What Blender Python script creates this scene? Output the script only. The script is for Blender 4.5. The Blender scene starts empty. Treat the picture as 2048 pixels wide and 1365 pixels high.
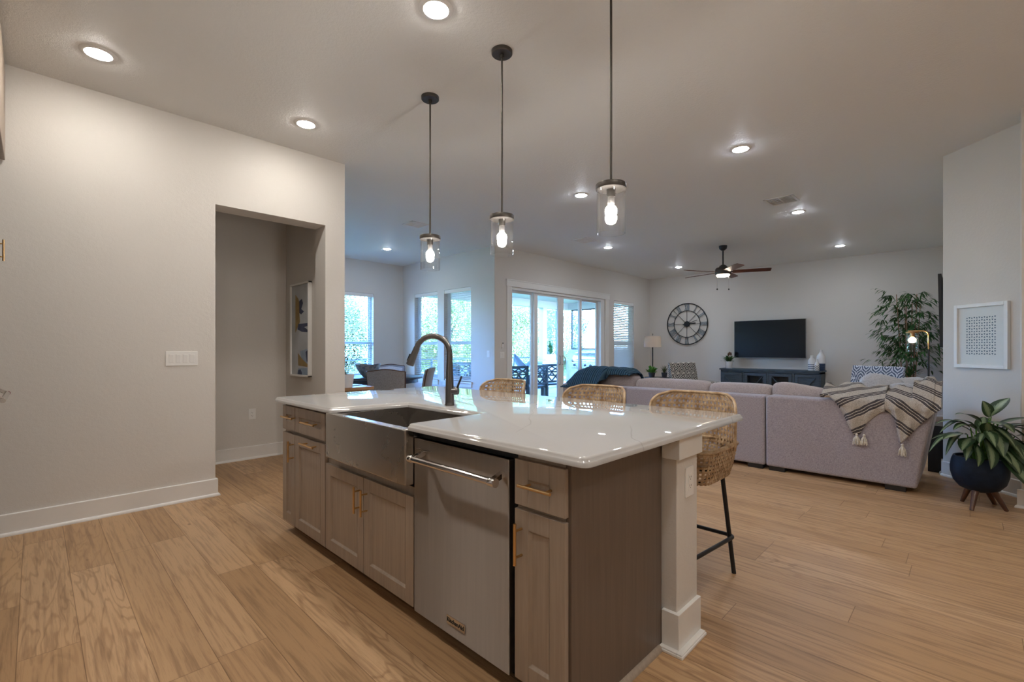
import bpy, bmesh, math, random
from mathutils import Vector, Matrix
sc = bpy.context.scene
C = sc.collection
R = math.radians
random.seed(7)

# ------------------------------------------------------------------ camera, world, sun, exposure
cam_data = bpy.data.cameras.new('camera')
cam = bpy.data.objects.new('camera', cam_data); C.objects.link(cam)
cam.location = (0, 0, 1.22)
cam.rotation_euler = (R(90), 0, R(44.4 - 90))
cam_data.sensor_width = 36.0
cam_data.lens = 935 * 36 / 2048
cam_data.shift_y = 16.5 / 2048
cam_data.clip_start = 0.02; cam_data.clip_end = 300
sc.camera = cam

sc.view_settings.view_transform = 'Standard'
sc.view_settings.look = 'None'
sc.view_settings.gamma = 1
sc.view_settings.use_curve_mapping = False
sc.view_settings.exposure = 0.0
sc.cycles.use_denoising = True
sc.cycles.max_bounces = 10
sc.cycles.diffuse_bounces = 6
sc.cycles.glossy_bounces = 4
sc.cycles.transmission_bounces = 6
sc.cycles.transparent_max_bounces = 16
sc.cycles.sample_clamp_indirect = 6
sc.cycles.caustics_reflective = False
sc.cycles.caustics_refractive = False

SKY = 13.0
world = bpy.data.worlds.new('sky'); sc.world = world
world.use_nodes = True
wn = world.node_tree; wn.nodes.clear()
wo = wn.nodes.new('ShaderNodeOutputWorld'); wb = wn.nodes.new('ShaderNodeBackground')
sk = wn.nodes.new('ShaderNodeTexSky'); sk.sky_type = 'NISHITA'; sk.sun_disc = False
sk.sun_elevation = R(48); sk.sun_rotation = R(200); sk.altitude = 0; sk.air_density = 1.0; sk.dust_density = 0.6; sk.ozone_density = 2.5
tint = wn.nodes.new('ShaderNodeMix'); tint.data_type = 'RGBA'; tint.blend_type = 'MULTIPLY'; tint.inputs[0].default_value = 1
wn.links.new(sk.outputs[0], tint.inputs[6]); tint.inputs[7].default_value = (.46, .82, 1.45, 1)   # camera white balance set for the warm lamps
wn.links.new(tint.outputs[2], wb.inputs[0]); wb.inputs[1].default_value = SKY
wn.links.new(wb.outputs[0], wo.inputs[0])

sun_d = bpy.data.lights.new('sun', 'SUN'); sun_d.energy = 24.0; sun_d.angle = R(0.6); sun_d.color = (1, .97, .90)
sun = bpy.data.objects.new('sun', sun_d); C.objects.link(sun)
sun.rotation_euler = Vector((0.25, 0.75, -0.8)).to_track_quat('-Z', 'Y').to_euler()

def portal(loc, rot, sx, sy):
    d = bpy.data.lights.new('window_portal', 'AREA'); d.shape = 'RECTANGLE'; d.size = sx; d.size_y = sy
    d.cycles.is_portal = True
    o = bpy.data.objects.new('window_portal', d); C.objects.link(o); o.location = loc; o.rotation_euler = rot
portal((7.7, 6.26, 1.15), (R(90), 0, R(180)), 3.0, 2.3)
portal((10.18, 6.26, 1.5), (R(90), 0, R(180)), 0.95, 1.8)
portal((5.94, 8.2, 1.5), (R(90), 0, R(90)), 0.85, 1.8)
portal((5.94, 7.15, 1.5), (R(90), 0, R(90)), 0.85, 1.8)
portal((4.57, 9.24, 1.5), (R(90), 0, R(180)), 0.97, 1.8)

# strengths of the room's own lamps
LED = 265.0
LED_KITCHEN = 205.0
LED_COL = (1.0, 0.945, 0.875)
BULB = 330.0
BULB_COL = (1.0, 0.94, 0.87)

# ------------------------------------------------------------------ node helpers and materials
MATS = {}
class NT:
    def __init__(s, name):
        s.m = bpy.data.materials.new(name); s.m.use_nodes = True
        s.t = s.m.node_tree; s.t.nodes.clear()
        s.out = s.t.nodes.new('ShaderNodeOutputMaterial')
    def n(s, typ, **kw):
        nd = s.t.nodes.new('ShaderNode' + typ)
        for k, v in kw.items(): setattr(nd, k, v)
        return nd
    def l(s, a, b): s.t.links.new(a, b)
    def setin(s, nd, i, v):
        if hasattr(v, 'is_linked') or isinstance(v, bpy.types.NodeSocket): s.l(v, nd.inputs[i])
        else: nd.inputs[i].default_value = v
    def math(s, op, a, b=None, c=None):
        nd = s.n('Math', operation=op); s.setin(nd, 0, a)
        if b is not None: s.setin(nd, 1, b)
        if c is not None: s.setin(nd, 2, c)
        return nd.outputs[0]
    def pos(s):
        return s.n('NewGeometry').outputs['Position']
    def obj(s):
        return s.n('TexCoord').outputs['Object']
    def sep(s, v):
        nd = s.n('SeparateXYZ'); s.l(v, nd.inputs[0]); return nd.outputs
    def comb(s, x, y, z):
        nd = s.n('CombineXYZ')
        for i, v in enumerate((x, y, z)): s.setin(nd, i, v)
        return nd.outputs[0]
    def vscale(s, v, sc3):
        nd = s.n('VectorMath', operation='MULTIPLY'); s.l(v, nd.inputs[0]); nd.inputs[1].default_value = sc3; return nd.outputs[0]
    def noise(s, v, scale, detail=3, rough=.5, dist=0, col=False):
        nd = s.n('TexNoise'); s.l(v, nd.inputs['Vector']); nd.inputs['Scale'].default_value = scale
        nd.inputs['Detail'].default_value = detail; nd.inputs['Roughness'].default_value = rough; nd.inputs['Distortion'].default_value = dist
        return nd.outputs[1 if col else 0]
    def ramp(s, f, stops, interp='LINEAR'):
        nd = s.n('ValToRGB'); s.l(f, nd.inputs[0]); cr = nd.color_ramp; cr.interpolation = interp
        while len(cr.elements) < len(stops): cr.elements.new(0.5)
        for e, (p, c) in zip(cr.elements, stops):
            e.position = p; e.color = (*c, 1) if len(c) == 3 else c
        return nd.outputs[0]
    def mix(s, f, a, b, typ='MIX'):
        nd = s.n('Mix', data_type='RGBA', blend_type=typ)
        s.setin(nd, 0, f)
        for i, v in ((6, a), (7, b)):
            if isinstance(v, tuple): nd.inputs[i].default_value = (*v, 1) if len(v) == 3 else v
            else: s.l(v, nd.inputs[i])
        return nd.outputs[2]
    def bump(s, h, strength, dist=.01):
        nd = s.n('Bump'); s.l(h, nd.inputs['Height']); nd.inputs['Strength'].default_value = strength; nd.inputs['Distance'].default_value = dist
        return nd.outputs[0]
    def bsdf(s, col, rough=.5, metal=0, normal=None, spec=.5, **kw):
        p = s.n('BsdfPrincipled')
        s.setin(p, 'Base Color', (*col, 1) if isinstance(col, tuple) and len(col) == 3 else col)
        s.setin(p, 'Roughness', rough); s.setin(p, 'Metallic', metal); p.inputs['Specular IOR Level'].default_value = spec
        if normal is not None: s.l(normal, p.inputs['Normal'])
        for k, v in kw.items(): p.inputs[k.replace('_', ' ')].default_value = v
        s.l(p.outputs[0], s.out.inputs[0]); return p

def plain(name, col, rough=.5, metal=0, spec=.5, noise=0.06, nscale=30, bump=0, bscale=200):
    """colour with a faint procedural mottling and optional fine bump"""
    t = NT(name); v = t.obj()
    nz = t.noise(v, nscale, 3)
    lo = tuple(c * (1 - noise) for c in col); hi = tuple(min(1, c * (1 + noise)) for c in col)
    c = t.ramp(nz, [(.3, lo), (.7, hi)])
    nm = t.bump(t.noise(v, bscale, 3), bump, .004) if bump else None
    t.bsdf(c, rough, metal, nm, spec)
    MATS[name] = t.m; return t.m

def emit(name, col, strength):
    t = NT(name); e = t.n('Emission'); e.inputs[0].default_value = (*col, 1); e.inputs[1].default_value = strength
    t.l(e.outputs[0], t.out.inputs[0]); MATS[name] = t.m; return t.m

def glass(name, tint=(1, 1, 1), gloss=.08, rough=0.0, edge=1.0, haze=0):
    """thin clear pane: mostly see-through, mirror-like at grazing angles"""
    t = NT(name)
    tr = t.n('BsdfTransparent'); tr.inputs[0].default_value = (*tint, 1)
    gl = t.n('BsdfGlossy'); gl.inputs['Roughness'].default_value = rough
    lw = t.n('LayerWeight'); lw.inputs[0].default_value = .35
    f = t.math('MULTIPLY_ADD', t.math('POWER', lw.outputs[1], 2.0), edge * .55, gloss)
    mx = t.n('MixShader'); t.l(f, mx.inputs[0]); t.l(tr.outputs[0], mx.inputs[1]); t.l(gl.outputs[0], mx.inputs[2])
    if haze:      # faint scatter of the lamp's own light in the glass
        d = t.n('BsdfTranslucent'); d2 = t.n('BsdfDiffuse'); ad = t.n('MixShader'); t.l(d.outputs[0], ad.inputs[1]); t.l(d2.outputs[0], ad.inputs[2])
        m2 = t.n('MixShader'); m2.inputs[0].default_value = haze; t.l(mx.outputs[0], m2.inputs[1]); t.l(ad.outputs[0], m2.inputs[2]); mx = m2
    t.l(mx.outputs[0], t.out.inputs[0]); MATS[name] = t.m; return t.m

def wall_mat(name, col, bs=.11, k=1.0):
    t = NT(name); v = t.pos()
    h = t.math('ADD', t.noise(v, 45 * k, 4, .55), t.math('MULTIPLY', t.noise(v, 150 * k, 2), .4))
    c = t.mix(t.noise(v, 1.3, 2), tuple(x * .985 for x in col), tuple(min(1, x * 1.015) for x in col))
    t.bsdf(c, .62, 0, t.bump(h, bs, .012), .3); MATS[name] = t.m; return t.m

M_wall = wall_mat('greige_wall_paint', (.68, .65, .61))
M_ceil = wall_mat('ceiling_paint', (.82, .822, .81), .26, 1.25)
M_trim = plain('white_trim_paint', (.80, .79, .765), .35, noise=.01)
M_white = plain('white_plastic', (.82, .81, .79), .35, noise=.01)
M_vinyl = plain('white_vinyl', (.80, .81, .81), .3, noise=.01)

def floor_mat():
    t = NT('oak_plank_floor'); x, y, z = t.sep(t.pos())
    W = .185
    xr = t.math('DIVIDE', t.math('ADD', x, 20.03), W)
    row = t.math('FLOOR', xr); fx = t.math('FRACT', xr)
    w1 = t.n('TexWhiteNoise', noise_dimensions='1D'); t.l(row, w1.inputs['W'])
    yr = t.math('ADD', t.math('DIVIDE', y, 1.55), t.math('MULTIPLY', w1.outputs[0], 9.7))
    idx = t.math('FLOOR', yr); fy = t.math('FRACT', yr)
    w2 = t.n('TexWhiteNoise', noise_dimensions='2D'); t.l(t.comb(row, idx, 0.0), w2.inputs['Vector'])
    pr = w2.outputs[0]
    # grain: long thin streaks, different on each plank, with cathedral figure
    gx = t.math('MULTIPLY', x, 1.0)
    off = t.math('MULTIPLY', pr, 37.0)
    gv = t.comb(t.math('MULTIPLY', x, 55.0), t.math('ADD', t.math('MULTIPLY', y, 2.2), off), off)
    grain = t.noise(gv, 1.0, 6, .62, .35)
    fv = t.comb(t.math('MULTIPLY', x, 6.5), t.math('ADD', t.math('MULTIPLY', y, .85), off), off)
    fig = t.noise(fv, 1.0, 3, .5, .5)
    rings = t.math('SINE', t.math('MULTIPLY', fig, 75.0))
    rings = t.math('MULTIPLY_ADD', rings, .5, .5)
    pore = t.noise(t.comb(t.math('MULTIPLY', x, 230.0), t.math('ADD', t.math('MULTIPLY', y, 9.0), off), off), 1.0, 2, .6)
    base = t.ramp(pr, [(0, (.435, .262, .13)), (.35, (.515, .316, .163)), (.7, (.57, .36, .19)), (1, (.63, .41, .232))])
    big = t.noise(t.comb(t.math('MULTIPLY', x, 2.0), t.math('MULTIPLY', y, .8), off), 1.5, 2)
    base = t.mix(t.math('MULTIPLY', big, .35), base, (.43, .275, .145))
    gcol = t.ramp(grain, [(.36, (.55, .50, .46)), (.52, (1, 1, 1)), (.75, (1.06, 1.05, 1.03))])
    c = t.mix(.65, base, gcol, 'MULTIPLY')
    rcol = t.ramp(rings, [(.0, (.66, .60, .54)), (.32, (1, 1, 1)), (1, (1.03, 1.03, 1.02))])
    rf = t.math('MULTIPLY', t.math('GREATER_THAN', w1.outputs[0], .25), t.math('MULTIPLY_ADD', pr, .55, .12))
    c = t.mix(rf, c, rcol, 'MULTIPLY')
    pcol = t.ramp(pore, [(.28, (.6, .55, .5)), (.42, (1, 1, 1))])
    c = t.mix(.35, c, pcol, 'MULTIPLY')
    # knots
    vo = t.n('TexVoronoi'); t.l(t.comb(t.math('MULTIPLY', x, 2.2), t.math('MULTIPLY', y, 1.0), 0.0), vo.inputs['Vector']); vo.inputs['Scale'].default_value = 1.6
    kn = t.ramp(vo.outputs['Distance'], [(.018, (.35, .27, .22)), (.045, (1, 1, 1))])
    c = t.mix(.8, c, kn, 'MULTIPLY')
    # seams
    e = t.math('MINIMUM', fx, t.math('SUBTRACT', 1.0, fx)); e = t.math('MULTIPLY', e, W)
    e2 = t.math('MULTIPLY', t.math('MINIMUM', fy, t.math('SUBTRACT', 1.0, fy)), 1.55)
    sm = t.math('MINIMUM', e, e2)
    scol = t.ramp(t.math('MULTIPLY', sm, 100.0), [(.06, (.42, .36, .30)), (.22, (1, 1, 1))])
    c = t.mix(.85, c, scol, 'MULTIPLY')
    h = t.math('MULTIPLY_ADD', grain, .12, t.math('MINIMUM', t.math('MULTIPLY', sm, 300.0), 1.0))
    r = t.math('MULTIPLY_ADD', grain, .16, .33)
    t.bsdf(c, r, 0, t.bump(h, .25, .002), .38); return t.m
M_floor = floor_mat()

def cab_mat(name, col):
    t = NT(name); v = t.obj()
    g = t.noise(t.vscale(v, (70, 70, 3.0)), 1, 5, .6, .3)
    b = t.noise(v, 3.5, 3)
    c = t.ramp(g, [(.3, tuple(x * .86 for x in col)), (.7, tuple(x * 1.1 for x in col))])
    c = t.mix(t.math('MULTIPLY', b, .3), c, tuple(x * .8 for x in col))
    t.bsdf(c, .38, 0, t.bump(g, .05, .002), .4); return t.m
M_cab = cab_mat('taupe_stained_maple', (.37, .30, .24))
M_panel = cab_mat('shaded_taupe_veneer', (.155, .118, .093))  # cabinet taupe with the end panel's shade put into the colour
M_dark = plain('black_recess', (.012, .012, .013), .6)
M_toe = plain('dark_toe_kick', (.06, .045, .035), .6)

def steel_mat(name, col, rough, streak=(3, 3, 200), blotch=.12, aniso=0, gr=.04):
    t = NT(name); v = t.obj()
    g = t.noise(t.vscale(v, streak), 1.0, 3, .6)
    b = t.noise(v, 5, 5, .65)
    rr = t.math('ADD', t.math('MULTIPLY_ADD', g, gr, rough - gr / 2), t.math('MULTIPLY_ADD', b, blotch, -blotch / 2))
    c = t.ramp(g, [(.2, tuple(x * .93 for x in col)), (.8, tuple(min(1, x * 1.05) for x in col))])
    p = t.bsdf(c, rr, 1.0, None)
    if aniso: p.inputs['Anisotropic'].default_value = aniso; t.l(t.comb(0.0, 0.0, 1.0), p.inputs['Tangent'])
    return t.m
M_steel = steel_mat('brushed_stainless_steel', (.64, .59, .54), .58, (60, 60, 2), .04, 1.0)
M_sink = steel_mat('satin_sink_steel', (.50, .47, .44), .27, (3, 3, 3), .05)
M_chrome = plain('polished_steel', (.72, .70, .68), .14, 1, noise=.02)
M_grillsteel = steel_mat('grill_steel', (.66, .68, .70), .28)
M_brass = plain('brushed_brass', (.72, .47, .22), .28, 1, noise=.05)
M_slate = plain('slate_nickel', (.17, .165, .16), .30, 1, noise=.05)
M_bronze = plain('dark_bronze', (.075, .066, .058), .42, .7, noise=.08)
M_red = plain('red_badge', (.16, .012, .016), .3)
M_blackmetal = plain('black_powder_coat', (.014, .015, .017), .42, .2)

def quartz():
    t = NT('white_veined_quartz'); v = t.pos()
    x, y, z = t.sep(v)
    w = t.noise(v, 1.1, 3, .5)
    d = t.math('ADD', t.math('MULTIPLY', x, .55), t.math('MULTIPLY_ADD', y, -.95, t.math('MULTIPLY', w, .55)))
    ve = t.math('ABSOLUTE', t.math('SUBTRACT', t.math('FRACT', t.math('MULTIPLY', d, 1.9)), .5))
    vc = t.ramp(ve, [(0, (.36, .35, .335)), (.003, (.455, .445, .43)), (.012, (.50, .49, .48))])
    vis = t.ramp(t.noise(v, 2.3, 3), [(.46, (0, 0, 0)), (.62, (1, 1, 1))])
    c = t.mix(vis, (.50, .49, .48), vc)
    sp = t.noise(v, 7, 4, .6)
    c = t.mix(t.math('MULTIPLY', sp, .15), c, (.46, .45, .44))
    p = t.bsdf(c, .012, 0, None, .5, IOR=1.75); return t.m
M_quartz = quartz()

M_glass = glass('clear_window_glass', (.97, .985, .98), .035)
M_shade = glass('clear_lamp_glass', (.97, .97, .97), .035, 0, 1.1, .0012)
M_led = emit('led_lens_kitchen', LED_COL, LED_KITCHEN)
M_led2 = emit('led_lens_living', (.90, .965, 1.07), LED)
M_bulb = emit('pendant_bulb_glow', BULB_COL, BULB)
M_bulb_s = emit('small_bulb_glow', (1, .70, .42), 60)
M_fanlight = emit('fan_light_glow', (1, .84, .66), 25)

def weave():
    t = NT('natural_rattan'); v = t.obj()
    n1 = t.noise(v, 24, 3, .6); n2 = t.noise(v, 220, 2)
    c = t.ramp(n1, [(.25, (.22, .13, .065)), (.42, (.40, .265, .15)), (.6, (.54, .40, .255)), (.8, (.62, .49, .33))])
    c = t.mix(.35, c, t.ramp(n2, [(.3, (.6, .55, .5)), (.6, (1, 1, 1))]), 'MULTIPLY')
    t.bsdf(c, .5, 0, t.bump(n2, .2, .002), .35); return t.m
M_rattan = weave()

def fabric(name, col, sc_=260, rough=.9, amt=.25, bmp=.35):
    t = NT(name); v = t.obj()
    w1 = t.noise(t.vscale(v, (1, 1, .25)), sc_, 2); w2 = t.noise(t.vscale(v, (.25, .25, 1)), sc_, 2)
    h = t.math('MULTIPLY', t.math('ADD', w1, w2), .5)
    c = t.ramp(h, [(.35, tuple(x * (1 - amt) for x in col)), (.65, tuple(min(1, x * (1 + amt)) for x in col))])
    p = t.bsdf(c, rough, 0, t.bump(h, bmp, .003), .15); p.inputs['Sheen Weight'].default_value = .25
    return t.m
M_sofa = fabric('mauve_taupe_weave', (.365, .335, .37))
M_sofa2 = fabric('tan_cushion_weave', (.42, .36, .35))
M_pillow = fabric('pale_blue_grey_linen', (.44, .455, .49), 160, .9, .15)
M_grayfab = fabric('grey_linen', (.30, .29, .285), 200)
M_whitefab = fabric('cream_linen', (.62, .60, .57), 200)
M_blackwood = plain('black_wood', (.016, .014, .013), .45)
M_walnut = plain('walnut_leg', (.085, .034, .016), .32, noise=.3, nscale=14)
M_fanblade = plain('cherry_fan_blade', (.115, .032, .012), .35, noise=.25, nscale=9)
M_deskwood = plain('honey_oak', (.40, .22, .11), .4, noise=.15, nscale=10)
M_darkwood = plain('espresso_wood', (.045, .04, .04), .35, noise=.2, nscale=10)
def console_mat():
    t = NT('weathered_blue_grey_wood'); v = t.obj()
    g = t.noise(t.vscale(v, (9, 9, 60)), 1, 5, .65, .4); b = t.noise(v, 5, 3)
    c = t.ramp(g, [(.25, (.035, .054, .074)), (.5, (.065, .098, .13)), (.75, (.12, .15, .175))])
    c = t.mix(t.math('MULTIPLY', b, .4), c, (.03, .035, .04))
    t.bsdf(c, .5, 0, t.bump(g, .2, .003), .35); return t.m
M_console = console_mat()
M_screen = plain('tv_screen', (.006, .008, .010), .13, 0, .5, noise=.02)
M_tvframe = plain('silver_bezel', (.42, .42, .42), .3, .8)
M_porcelain = plain('white_glaze', (.78, .78, .78), .25, noise=.02)
M_navy = plain('navy_glaze', (.018, .045, .105), .35)
M_potblue = plain('deep_navy_matte', (.006, .014, .030), .55, 0, .22, noise=.2)
M_potdark = plain('charcoal_pot', (.035, .035, .042), .5)
M_soil = plain('soil', (.03, .02, .013), .95, noise=.4, nscale=90)
M_cane = plain('bamboo_cane', (.34, .20, .13), .5, noise=.3, nscale=18)
M_clock = plain('distressed_grey_metal', (.22, .255, .28), .6, 0, noise=.45, nscale=60)
M_clockdark = plain('dark_clock_metal', (.018, .022, .027), .5, .4)
M_shadefab = None
def lampshade():
    t = NT('cream_lampshade'); v = t.obj(); h = t.noise(v, 150, 2)
    d = t.n('BsdfDiffuse'); d.inputs[0].default_value = (.80, .78, .74, 1)
    tl = t.n('BsdfTranslucent'); tl.inputs[0].default_value = (.74, .66, .54, 1)
    t.l(t.bump(h, .2, .002), d.inputs['Normal'])
    mx = t.n('MixShader'); mx.inputs[0].default_value = .45; t.l(d.outputs[0], mx.inputs[1]); t.l(tl.outputs[0], mx.inputs[2])
    t.l(mx.outputs[0], t.out.inputs[0]); return t.m
M_shadefab = lampshade()

def leaf_mat(name, a, b, scale=3, trans=.35, rough=.45):
    t = NT(name); v = t.pos(); nz = t.noise(v, scale, 3, .6)
    c = t.ramp(nz, [(.3, a), (.7, b)])
    p = t.n('BsdfPrincipled'); t.l(c, p.inputs['Base Color']); p.inputs['Roughness'].default_value = rough; p.inputs['Specular IOR Level'].default_value = .35
    tl = t.n('BsdfTranslucent'); t.l(c, tl.inputs[0])
    mx = t.n('MixShader'); mx.inputs[0].default_value = trans; t.l(p.outputs[0], mx.inputs[1]); t.l(tl.outputs[0], mx.inputs[2])
    t.l(mx.outputs[0], t.out.inputs[0]); return t.m
M_bamboo = leaf_mat('bamboo_leaf', (.03, .088, .03), (.085, .20, .065), 9, .3)
M_green = leaf_mat('bright_green_leaf', (.05, .16, .02), (.16, .36, .06), 20, .3)
M_spiky = leaf_mat('dusky_leaf', (.06, .085, .03), (.12, .14, .06), 20, .2)
M_oliveleaf = leaf_mat('dark_olive_leaf', (.02, .035, .02), (.05, .07, .04), 20, .2)
M_tree1 = leaf_mat('live_oak_leaf', (.06, .095, .03), (.20, .24, .10), 2.2, .4)
M_tree2 = leaf_mat('blue_green_leaf', (.035, .07, .04), (.13, .185, .11), 2.2, .4)
M_tree3 = leaf_mat('yellow_green_leaf', (.09, .12, .03), (.28, .30, .11), 2.2, .4)
M_bark = plain('bark', (.13, .10, .075), .9, noise=.3, nscale=12)
def lawn():
    t = NT('lawn'); v = t.pos()
    c = t.ramp(t.noise(v, 2.0, 5, .7), [(.3, (.07, .12, .03)), (.7, (.20, .24, .08))])
    t.bsdf(c, .95, 0, t.bump(t.noise(v, 30, 3), .5, .05), .1); return t.m
M_lawn = lawn()
M_patio = plain('cream_patio_paint', (.46, .44, .38), .5, noise=.01)
M_concrete = plain('patio_concrete', (.36, .345, .315), .8, noise=.06, nscale=4)
M_stone = plain('limestone', (.50, .45, .37), .8, noise=.15, nscale=6)
M_patiowood = plain('blue_black_patio_metal', (.016, .042, .058), .45)
def screen_mat():
    t = NT('insect_screen'); tr = t.n('BsdfTransparent'); d = t.n('BsdfDiffuse'); d.inputs[0].default_value = (.06, .07, .075, 1)
    mx = t.n('MixShader'); mx.inputs[0].default_value = .38; t.l(tr.outputs[0], mx.inputs[1]); t.l(d.outputs[0], mx.inputs[2])
    t.l(mx.outputs[0], t.out.inputs[0]); return t.m
M_screenmesh = screen_mat()

def key_pattern(name, dark, light, k=5.0):
    """interlocking stepped diamonds woven in two colours (pattern follows the UV map)"""
    t = NT(name); uv = t.n('UVMap').outputs[0]
    x, y, z = t.sep(uv)
    a = t.math('MULTIPLY', x, k); b = t.math('MULTIPLY', y, k)
    row = t.math('FLOOR', b)
    a = t.math('ADD', a, t.math('MULTIPLY', t.math('FLOORED_MODULO', row, 2.0), .5))
    cx = t.math('SUBTRACT', t.math('FRACT', a), .5); cy = t.math('SUBTRACT', t.math('FRACT', b), .5)
    d1 = t.math('ADD', t.math('ABSOLUTE', cx), t.math('MULTIPLY', t.math('ABSOLUTE', cy), .75))
    d2 = t.math('MAXIMUM', t.math('ABSOLUTE', cx), t.math('ABSOLUTE', cy))
    d = t.math('ADD', t.math('MULTIPLY', d1, .6), t.math('MULTIPLY', d2, .5))
    ring = t.math('FRACT', t.math('MULTIPLY', d, 4.3))
    cut = t.math('MULTIPLY', t.math('GREATER_THAN', cx, .02), t.math('LESS_THAN', t.math('ABSOLUTE', t.math('ADD', cy, .05)), .07))
    f = t.math('MAXIMUM', t.math('GREATER_THAN', ring, .52), cut)
    c = t.mix(f, dark, light); p = t.bsdf(c, .85, 0, t.bump(t.noise(t.obj(), 200, 2), .3, .003), .2); return t.m
M_key = key_pattern('charcoal_key_weave', (.055, .052, .056), (.60, .57, .52))
M_key2 = key_pattern('daylight_tinted_key_weave', (.10, .125, .175), (.62, .63, .66))  # same weave, with the blue of the daylight mixed into its colours

def attr_stripes():
    """woven throw: charcoal stripes in pairs with thin cream lines on a flecked oatmeal ground, along the cloth's own stripe coordinate"""
    t = NT('striped_wool_throw'); a = t.n('Attribute', attribute_name='stripe'); s_ = a.outputs['Fac']
    v = t.obj(); fl = t.noise(v, 170, 3, .7)
    ground = t.ramp(fl, [(.30, (.25, .22, .195)), (.48, (.47, .43, .38)), (.7, (.62, .58, .53))])
    w = t.math('ADD', s_, t.math('MULTIPLY_ADD', t.noise(v, 9, 3), .16, -.08))
    p = t.math('FRACT', w)
    dark = t.ramp(p, [(0, (0, 0, 0)), (.50, (1, 1, 1)), (.62, (0, 0, 0)), (.655, (1, 1, 1)), (.775, (0, 0, 0)), (.81, (1, 1, 1)), (.93, (0, 0, 0))], 'CONSTANT')
    cream = t.ramp(p, [(0, (0, 0, 0)), (.62, (1, 1, 1)), (.655, (0, 0, 0)), (.775, (1, 1, 1)), (.81, (0, 0, 0)), (.93, (1, 1, 1)), (.965, (0, 0, 0))], 'CONSTANT')
    dk = t.ramp(fl, [(.35, (.045, .04, .045)), (.65, (.13, .12, .125))])
    c = t.mix(dark, ground, dk); c = t.mix(cream, c, (.62, .58, .52))
    t.bsdf(c, .95, 0, t.bump(fl, .6, .006), .1); return t.m
M_throw = attr_stripes()
M_tassel = fabric('cream_yarn', (.66, .62, .54), 120)
def ribbed():
    t = NT('navy_ribbed_knit'); a = t.n('Attribute', attribute_name='stripe')
    s_ = t.math('SINE', t.math('MULTIPLY', a.outputs['Fac'], 6.2832))
    h = t.math('MULTIPLY_ADD', s_, .5, .5)
    fl = t.noise(t.obj(), 160, 3)
    c = t.ramp(t.math('ADD', t.math('MULTIPLY', h, .7), t.math('MULTIPLY', fl, .3)), [(.2, (.012, .032, .058)), (.8, (.055, .115, .165))])
    t.bsdf(c, .9, 0, t.bump(h, .8, .012), .15); return t.m
M_navythrow = ribbed()

def varieg():
    """variegated leaf: silver-green centre with a ragged dark green margin (leaf UVs: across, along)"""
    t = NT('variegated_leaf'); uv = t.n('UVMap').outputs[0]; x, y, z = t.sep(uv)
    ax = t.math('ABSOLUTE', t.math('MULTIPLY_ADD', x, 2.0, -1.0))
    nz = t.noise(t.comb(t.math('MULTIPLY', ax, 2.0), t.math('MULTIPLY_ADD', y, 9.0, t.math('MULTIPLY', ax, -5.0)), 0.0), 2.4, 3, .6)
    f = t.math('ADD', ax, t.math('MULTIPLY_ADD', nz, .9, -.45))
    c = t.ramp(f, [(.20, (.20, .28, .165)), (.36, (.15, .22, .115)), (.45, (.026, .06, .024)), (1, (.018, .045, .018))])
    rib = t.ramp(ax, [(.03, (.28, .33, .17)), (.06, (0, 0, 0))])
    c = t.mix(1.0, c, rib, 'LIGHTEN')
    p = t.bsdf(c, .35, 0, None, .45); return t.m
M_varieg = varieg()

def bowl_mat():
    t = NT('mottled_stoneware'); v = t.obj()
    c = t.ramp(t.noise(v, 26, 5, .7), [(.3, (.05, .058, .065)), (.45, (.19, .20, .195)), (.6, (.36, .33, .28)), (.8, (.15, .17, .18))])
    t.bsdf(c, .5, 0, t.bump(t.noise(v, 40, 4), .5, .006)); return t.m
M_bowl = bowl_mat()
def band_mat(name, base, ink, k, lo, hi):
    """glazed vase with painted bands between two heights"""
    t = NT(name); x, y, z = t.sep(t.obj())
    s_ = t.math('SINE', t.math('MULTIPLY', z, k))
    inr = t.math('MULTIPLY', t.math('GREATER_THAN', z, lo), t.math('LESS_THAN', z, hi))
    f = t.math('MULTIPLY', t.math('GREATER_THAN', s_, .45), inr)
    t.bsdf(t.mix(f, base, ink), .28); return t.m
M_vaseband = band_mat('banded_vase_glaze', (.74, .75, .76), (.07, .10, .17), 170, .02, .15)
def cross_mat():
    t = NT('lattice_vase_glaze'); x, y, z = t.sep(t.obj())
    an = t.math('ARCTAN2', y, x)
    a = t.math('SINE', t.math('ADD', t.math('MULTIPLY', an, 6.0), t.math('MULTIPLY', z, 150.0)))
    b = t.math('SINE', t.math('SUBTRACT', t.math('MULTIPLY', an, 6.0), t.math('MULTIPLY', z, 150.0)))
    f = t.math('MULTIPLY', t.math('MAXIMUM', t.math('GREATER_THAN', a, .8), t.math('GREATER_THAN', b, .8)), t.math('LESS_THAN', z, .11))
    t.bsdf(t.mix(f, (.78, .78, .77), (.06, .06, .07)), .28); return t.m
M_vasecross = cross_mat()
def twotone():
    t = NT('navy_dipped_vase_glaze'); x, y, z = t.sep(t.obj())
    f = t.math('LESS_THAN', z, .145)
    pat = t.math('GREATER_THAN', t.math('SINE', t.math('MULTIPLY', z, 300.0)), .75)
    c = t.mix(f, (.78, .78, .78), t.mix(pat, (.018, .045, .11), (.10, .14, .22)))
    t.bsdf(c, .28); return t.m
M_vasenavy = twotone()
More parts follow.
